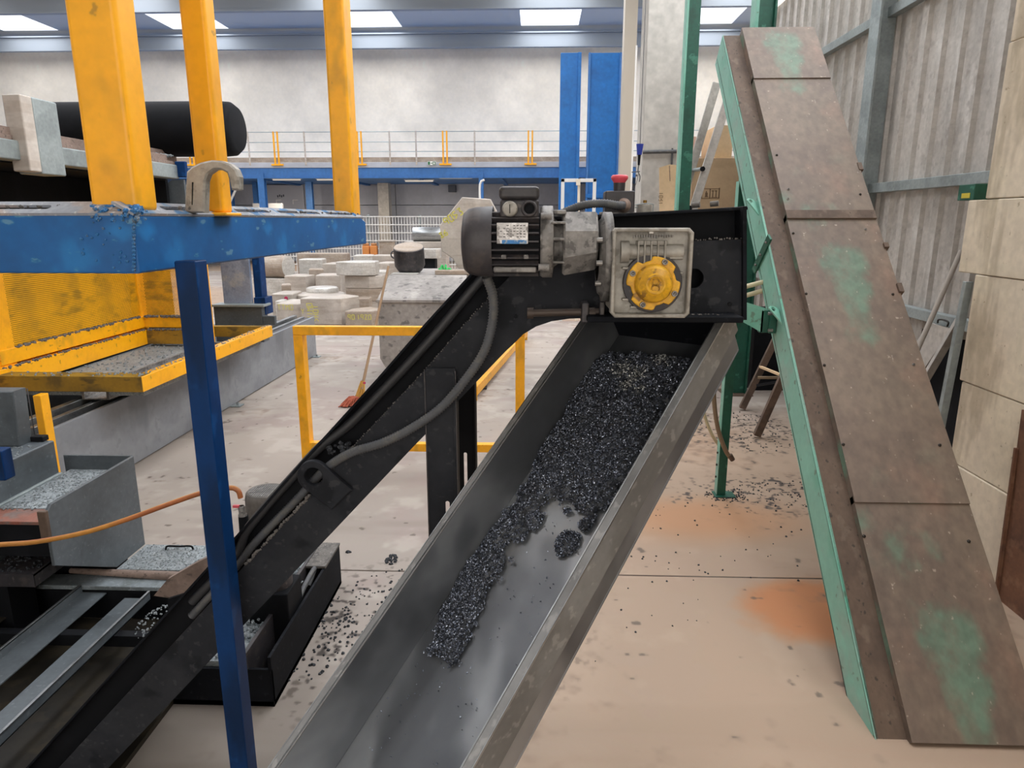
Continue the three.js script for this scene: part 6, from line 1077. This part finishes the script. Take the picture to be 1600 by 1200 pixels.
// cartons, cardboard sheet, ladder, hanging air tool
{
  const z = -7.3, a = onZ(1083, 247, z), b = onZ(1160, 330, z), W = 0.85;
  const mk = (y0, y1, x0, x1, label, m, zz = z) => { const t = thing('carton', label, 'box', V((x0 + x1) / 2, y0, zz - 0.3)); part(t, 'body', box(x0, x1, y0, y1, zz - 0.6, zz, 0.004), m); part(t, 'tape', box((x0 + x1) / 2 - 0.03, (x0 + x1) / 2 + 0.03, y1, y1 + 0.001, zz - 0.6, zz, 0), M.cartonPale); return t; };
  const yb = 1.5, x1 = Math.min(2.5, onZ(1160, 300, z).x);
  const t = mk(yb + 0.001, a.y, a.x, x1, 'big brown carton printed with fragile and this way up symbols', M.carton);
  const f = z + 0.001, r = (p, q, s, u) => { const c = onZ(p, q, f), d = onZ(s, u, f); return box(c.x, d.x, d.y, c.y, f - 0.001, f + 0.0015, 0); };
  part(t, 'printing', [r(1096, 294.5, 1124, 295.3), r(1096, 309.5, 1124, 310.3), r(1096, 294.5, 1096.8, 310), r(1123.2, 293.5, 1124, 310), r(1109, 294.5, 1109.6, 310), r(1102, 301, 1105.5, 307), r(1103, 298.5, 1104.4, 301), r(1101, 307, 1106.5, 308), r(1112, 297.5, 1115.5, 299), r(1113.2, 299, 1114.2, 308), r(1117, 297.5, 1120.5, 299), r(1118.3, 299, 1119.2, 308), r(1111.5, 308, 1121, 308.8)], M.ink);
  mk(0.76, yb, a.x + 0.03, x1 - 0.02, 'second brown carton hidden below the big printed carton', M.carton, z + 0.01);
  mk(0.001, 0.759, a.x + 0.2, x1 - 0.02, 'lowest brown carton at the bottom of the carton stack', M.carton);
  const c = onZ(1116, 248, z - 0.1), d = onZ(1144, 236, z - 0.1); mk(a.y + 0.002, a.y + 0.32, c.x, d.x, 'pale box on top of the big printed carton', M.cartonPale, z - 0.1);
  { const e = onZ(1081, 243, z - 0.05), h = onZ(1090, 243, z - 0.05); mk(a.y + 0.002, a.y + 0.22, e.x - 0.02, h.x, 'small pinkish box with red print on top of the carton stack', flat(0xd8b4a4, 0.8), z - 0.15); }
  { const s = -6.95, q = [[1030, 262], [1046, 257], [1058, 258], [1066, 345], [1036, 345]].map((p) => onZ(p[0], p[1], s)), g = thing('cardboard_sheet', 'pale upright cardboard sheet beside the slim green upright', 'cardboard', V(q[0].x + 0.1, 0, s));
    part(g, 'sheet', polyZ([...q.slice(0, 3).map((p) => [p.x, p.y]), [q[3].x + 0.03, 0], [q[4].x + 0.06, 0]], s, 0.012), M.cartonPale);
    part(g, 'printing', scribble('1501', onZ(1035, 319, s + 0.002), V(0, 1, 0), V(-1, 0, 0), 0.035, 0.004), M.ink);
    part(g, 'crease', bar(onZ(1046, 259, s + 0.002), onZ(1047, 283, s + 0.002), 0.006, 0.002, V(0, 0, 1), 0), M.rust); }
  { const s = -6.7, g = thing('ladder', 'worn aluminium ladder leaning in front of the cardboard cartons', 'ladder', V(onZ(1090, 330, s).x, 0, s));
    const rail = (x0, y0, x1, y1, zz) => { const p = onZ(x0, y0, zz), q = onZ(x1, y1, zz), dd = q.clone().sub(p).normalize(), lo = p.clone().addScaledVector(dd, -(p.y) / dd.y); return bar(lo, q.clone().addScaledVector(dd, 0.6), 0.075, 0.03, V(0, 0, 1), 0.004); };
    const p = onZ(1080, 330, s), q = onZ(1113, 232, s);
    part(g, 'rail', rail(1082, 330, 1113, 232, s), M.sheet); part(g, 'rail', rail(1070, 300, 1090, 232, s - 0.3), M.sheet);
    for (const [x, y] of [[1097, 264], [1077, 325]]) { const c0 = onZ(x, y, s + 0.02), c1 = onZ(x - 14, y + 2, s - 0.3); part(g, 'rung', cyl(c0, c1, 0.017, 0.017, 12), M.galv); part(g, 'rung_cap', cyl(c0, c0.clone().add(V(0.004, 0, 0.02)), 0.022, 0.022, 12), M.blackDeep); } }
  { const s = -8.0, g = thing('air_gun', 'blue and black air tool hanging beside the grey column', 'tool', onZ(1000, 265, s)); const P = (x, y) => onZ(x, y, s);
    part(g, 'grip', [cyl(P(1000, 225), P(999, 242), 0.04, 0.025, 14)], flat(0x23399a, 0.5)); part(g, 'neck', cyl(P(999, 241), P(998, 258), 0.018, 0.012, 12), M.blackDeep);
    part(g, 'spring', tube([P(998, 258), P(997, 268), P(1000, 276), P(999, 284)], 0.006, 20, 6), M.rubber); part(g, 'hook', [cyl(P(987, 269), P(1000, 268), 0.006, 0.006, 6), cyl(P(993, 274), P(996, 274), 0.012, 0.012, 6), tube([P(998, 272), P(994, 286), P(990, 296)], 0.003, 12, 5)], M.rubber); part(g, 'hanger', cyl(P(1000, 225), V(P(1000, 225).x, 5, s), 0.004, 0.004, 6), M.rubber); }
}
// right wall: green box, window, leaning pole, plate and steel angles
{
  const z = -3.74, t = thing('green_box', 'dark green junction box with yellow mark in the notch of the block wall', 'box', V(2.45, 1.8, z - 0.1));
  { const a = onZ(1524, 287, z); part(t, 'body', box(a.x, 2.56, 1.804, a.y, z - 0.14, z, 0.004), M.green); part(t, 'marking', box(a.x - 0.003, a.x, 1.815, 1.84, z - 0.1, z - 0.03, 0), flat(0xc9b83a, 0.6)); }
  const w = thing('grey_cabinet', 'narrow grey cabinet with dark front fixed behind the block wall', 'cabinet', V(2.56, 1.6, -4.0));
  { const a = onZ(1492, 312, -3.95), b = onZ(1512, 375, -3.95); part(w, 'body', box(2.46, 2.57, b.y, a.y, -4.1, -3.95, 0.004), M.galv); const c = onZ(1500, 314, -3.94), d = onZ(1506, 358, -3.94); part(w, 'front', box(2.452, 2.462, d.y, c.y, -4.06, -3.97, 0.002), M.darkGlass); }
  const P = onZ; single('leaning_pole', cyl(onX(1392, 640, 2.1), onX(1502, 392, 2.52), 0.015, 0.015, 12), flat(0xa39a90, 0.6), 'pale wooden pole leaning against the corrugated wall', 'pole');
  const k = thing('leaning_plate', 'dull grey sheet with a wire handle leaning against the lower wall', 'plate', V(2.5, 0.5, -4.6));
  { const q = [[1455, 504], [1490, 514], [1438, 590], [1418, 560]].map((p) => onX(p[0], p[1], 2.55)); part(k, 'sheet', polyX(q.map((p) => [p.z, p.y]), 2.535, 0.012), M.sheet);
    const h = [[1465, 505], [1466, 500], [1482, 504], [1480, 510]].map((p) => onX(p[0], p[1], 2.53)); part(k, 'handle', tube(h, 0.006, 24, 6), M.darkBolt); }
  { const q = [[1600, 640], [1594, 700], [1571, 968]].map((p) => onX(p[0], p[1], 2.15)), a = q[2], b = q[0]; const k = thing('rusty_panel', 'rust brown steel panel standing against the concrete block wall', 'panel', V(2.15, 0, -2.4));
    part(k, 'sheet', polyX([[a.z - 0.06, 0.0], [a.z, a.y], [q[1].z, q[1].y], [b.z, b.y], [-1.4, b.y + 0.1], [-1.4, 0]], 2.14, 0.012), M.brownRust); part(k, 'edge_fold', bar(V(2.135, 0.0, a.z - 0.06), V(2.135, q[1].y, q[1].z), 0.012, 0.02, V(1, 0, 0), 0.001), M.brownRust); }
  single('steel_angle', bar(V(2.12, 0.01, -4.3), onX(1500, 500, 2.45), 0.045, 0.03, V(0, 0, 1), 0.003), M.sheet, 'grey steel angle leaning in the dark gap beside the block wall', 'angle');
  single('steel_angle', bar(V(2.13, 0.005, -3.62), onZ(1513, 440, -3.6), 0.04, 0.03, V(0, 0, 1), 0.003), M.galv, 'grey steel angle standing against the end of the block wall', 'angle');
}

scene.traverse((o) => { if (o.isMesh) { o.castShadow = true; o.receiveShadow = true; } });
renderer.render(scene, camera);
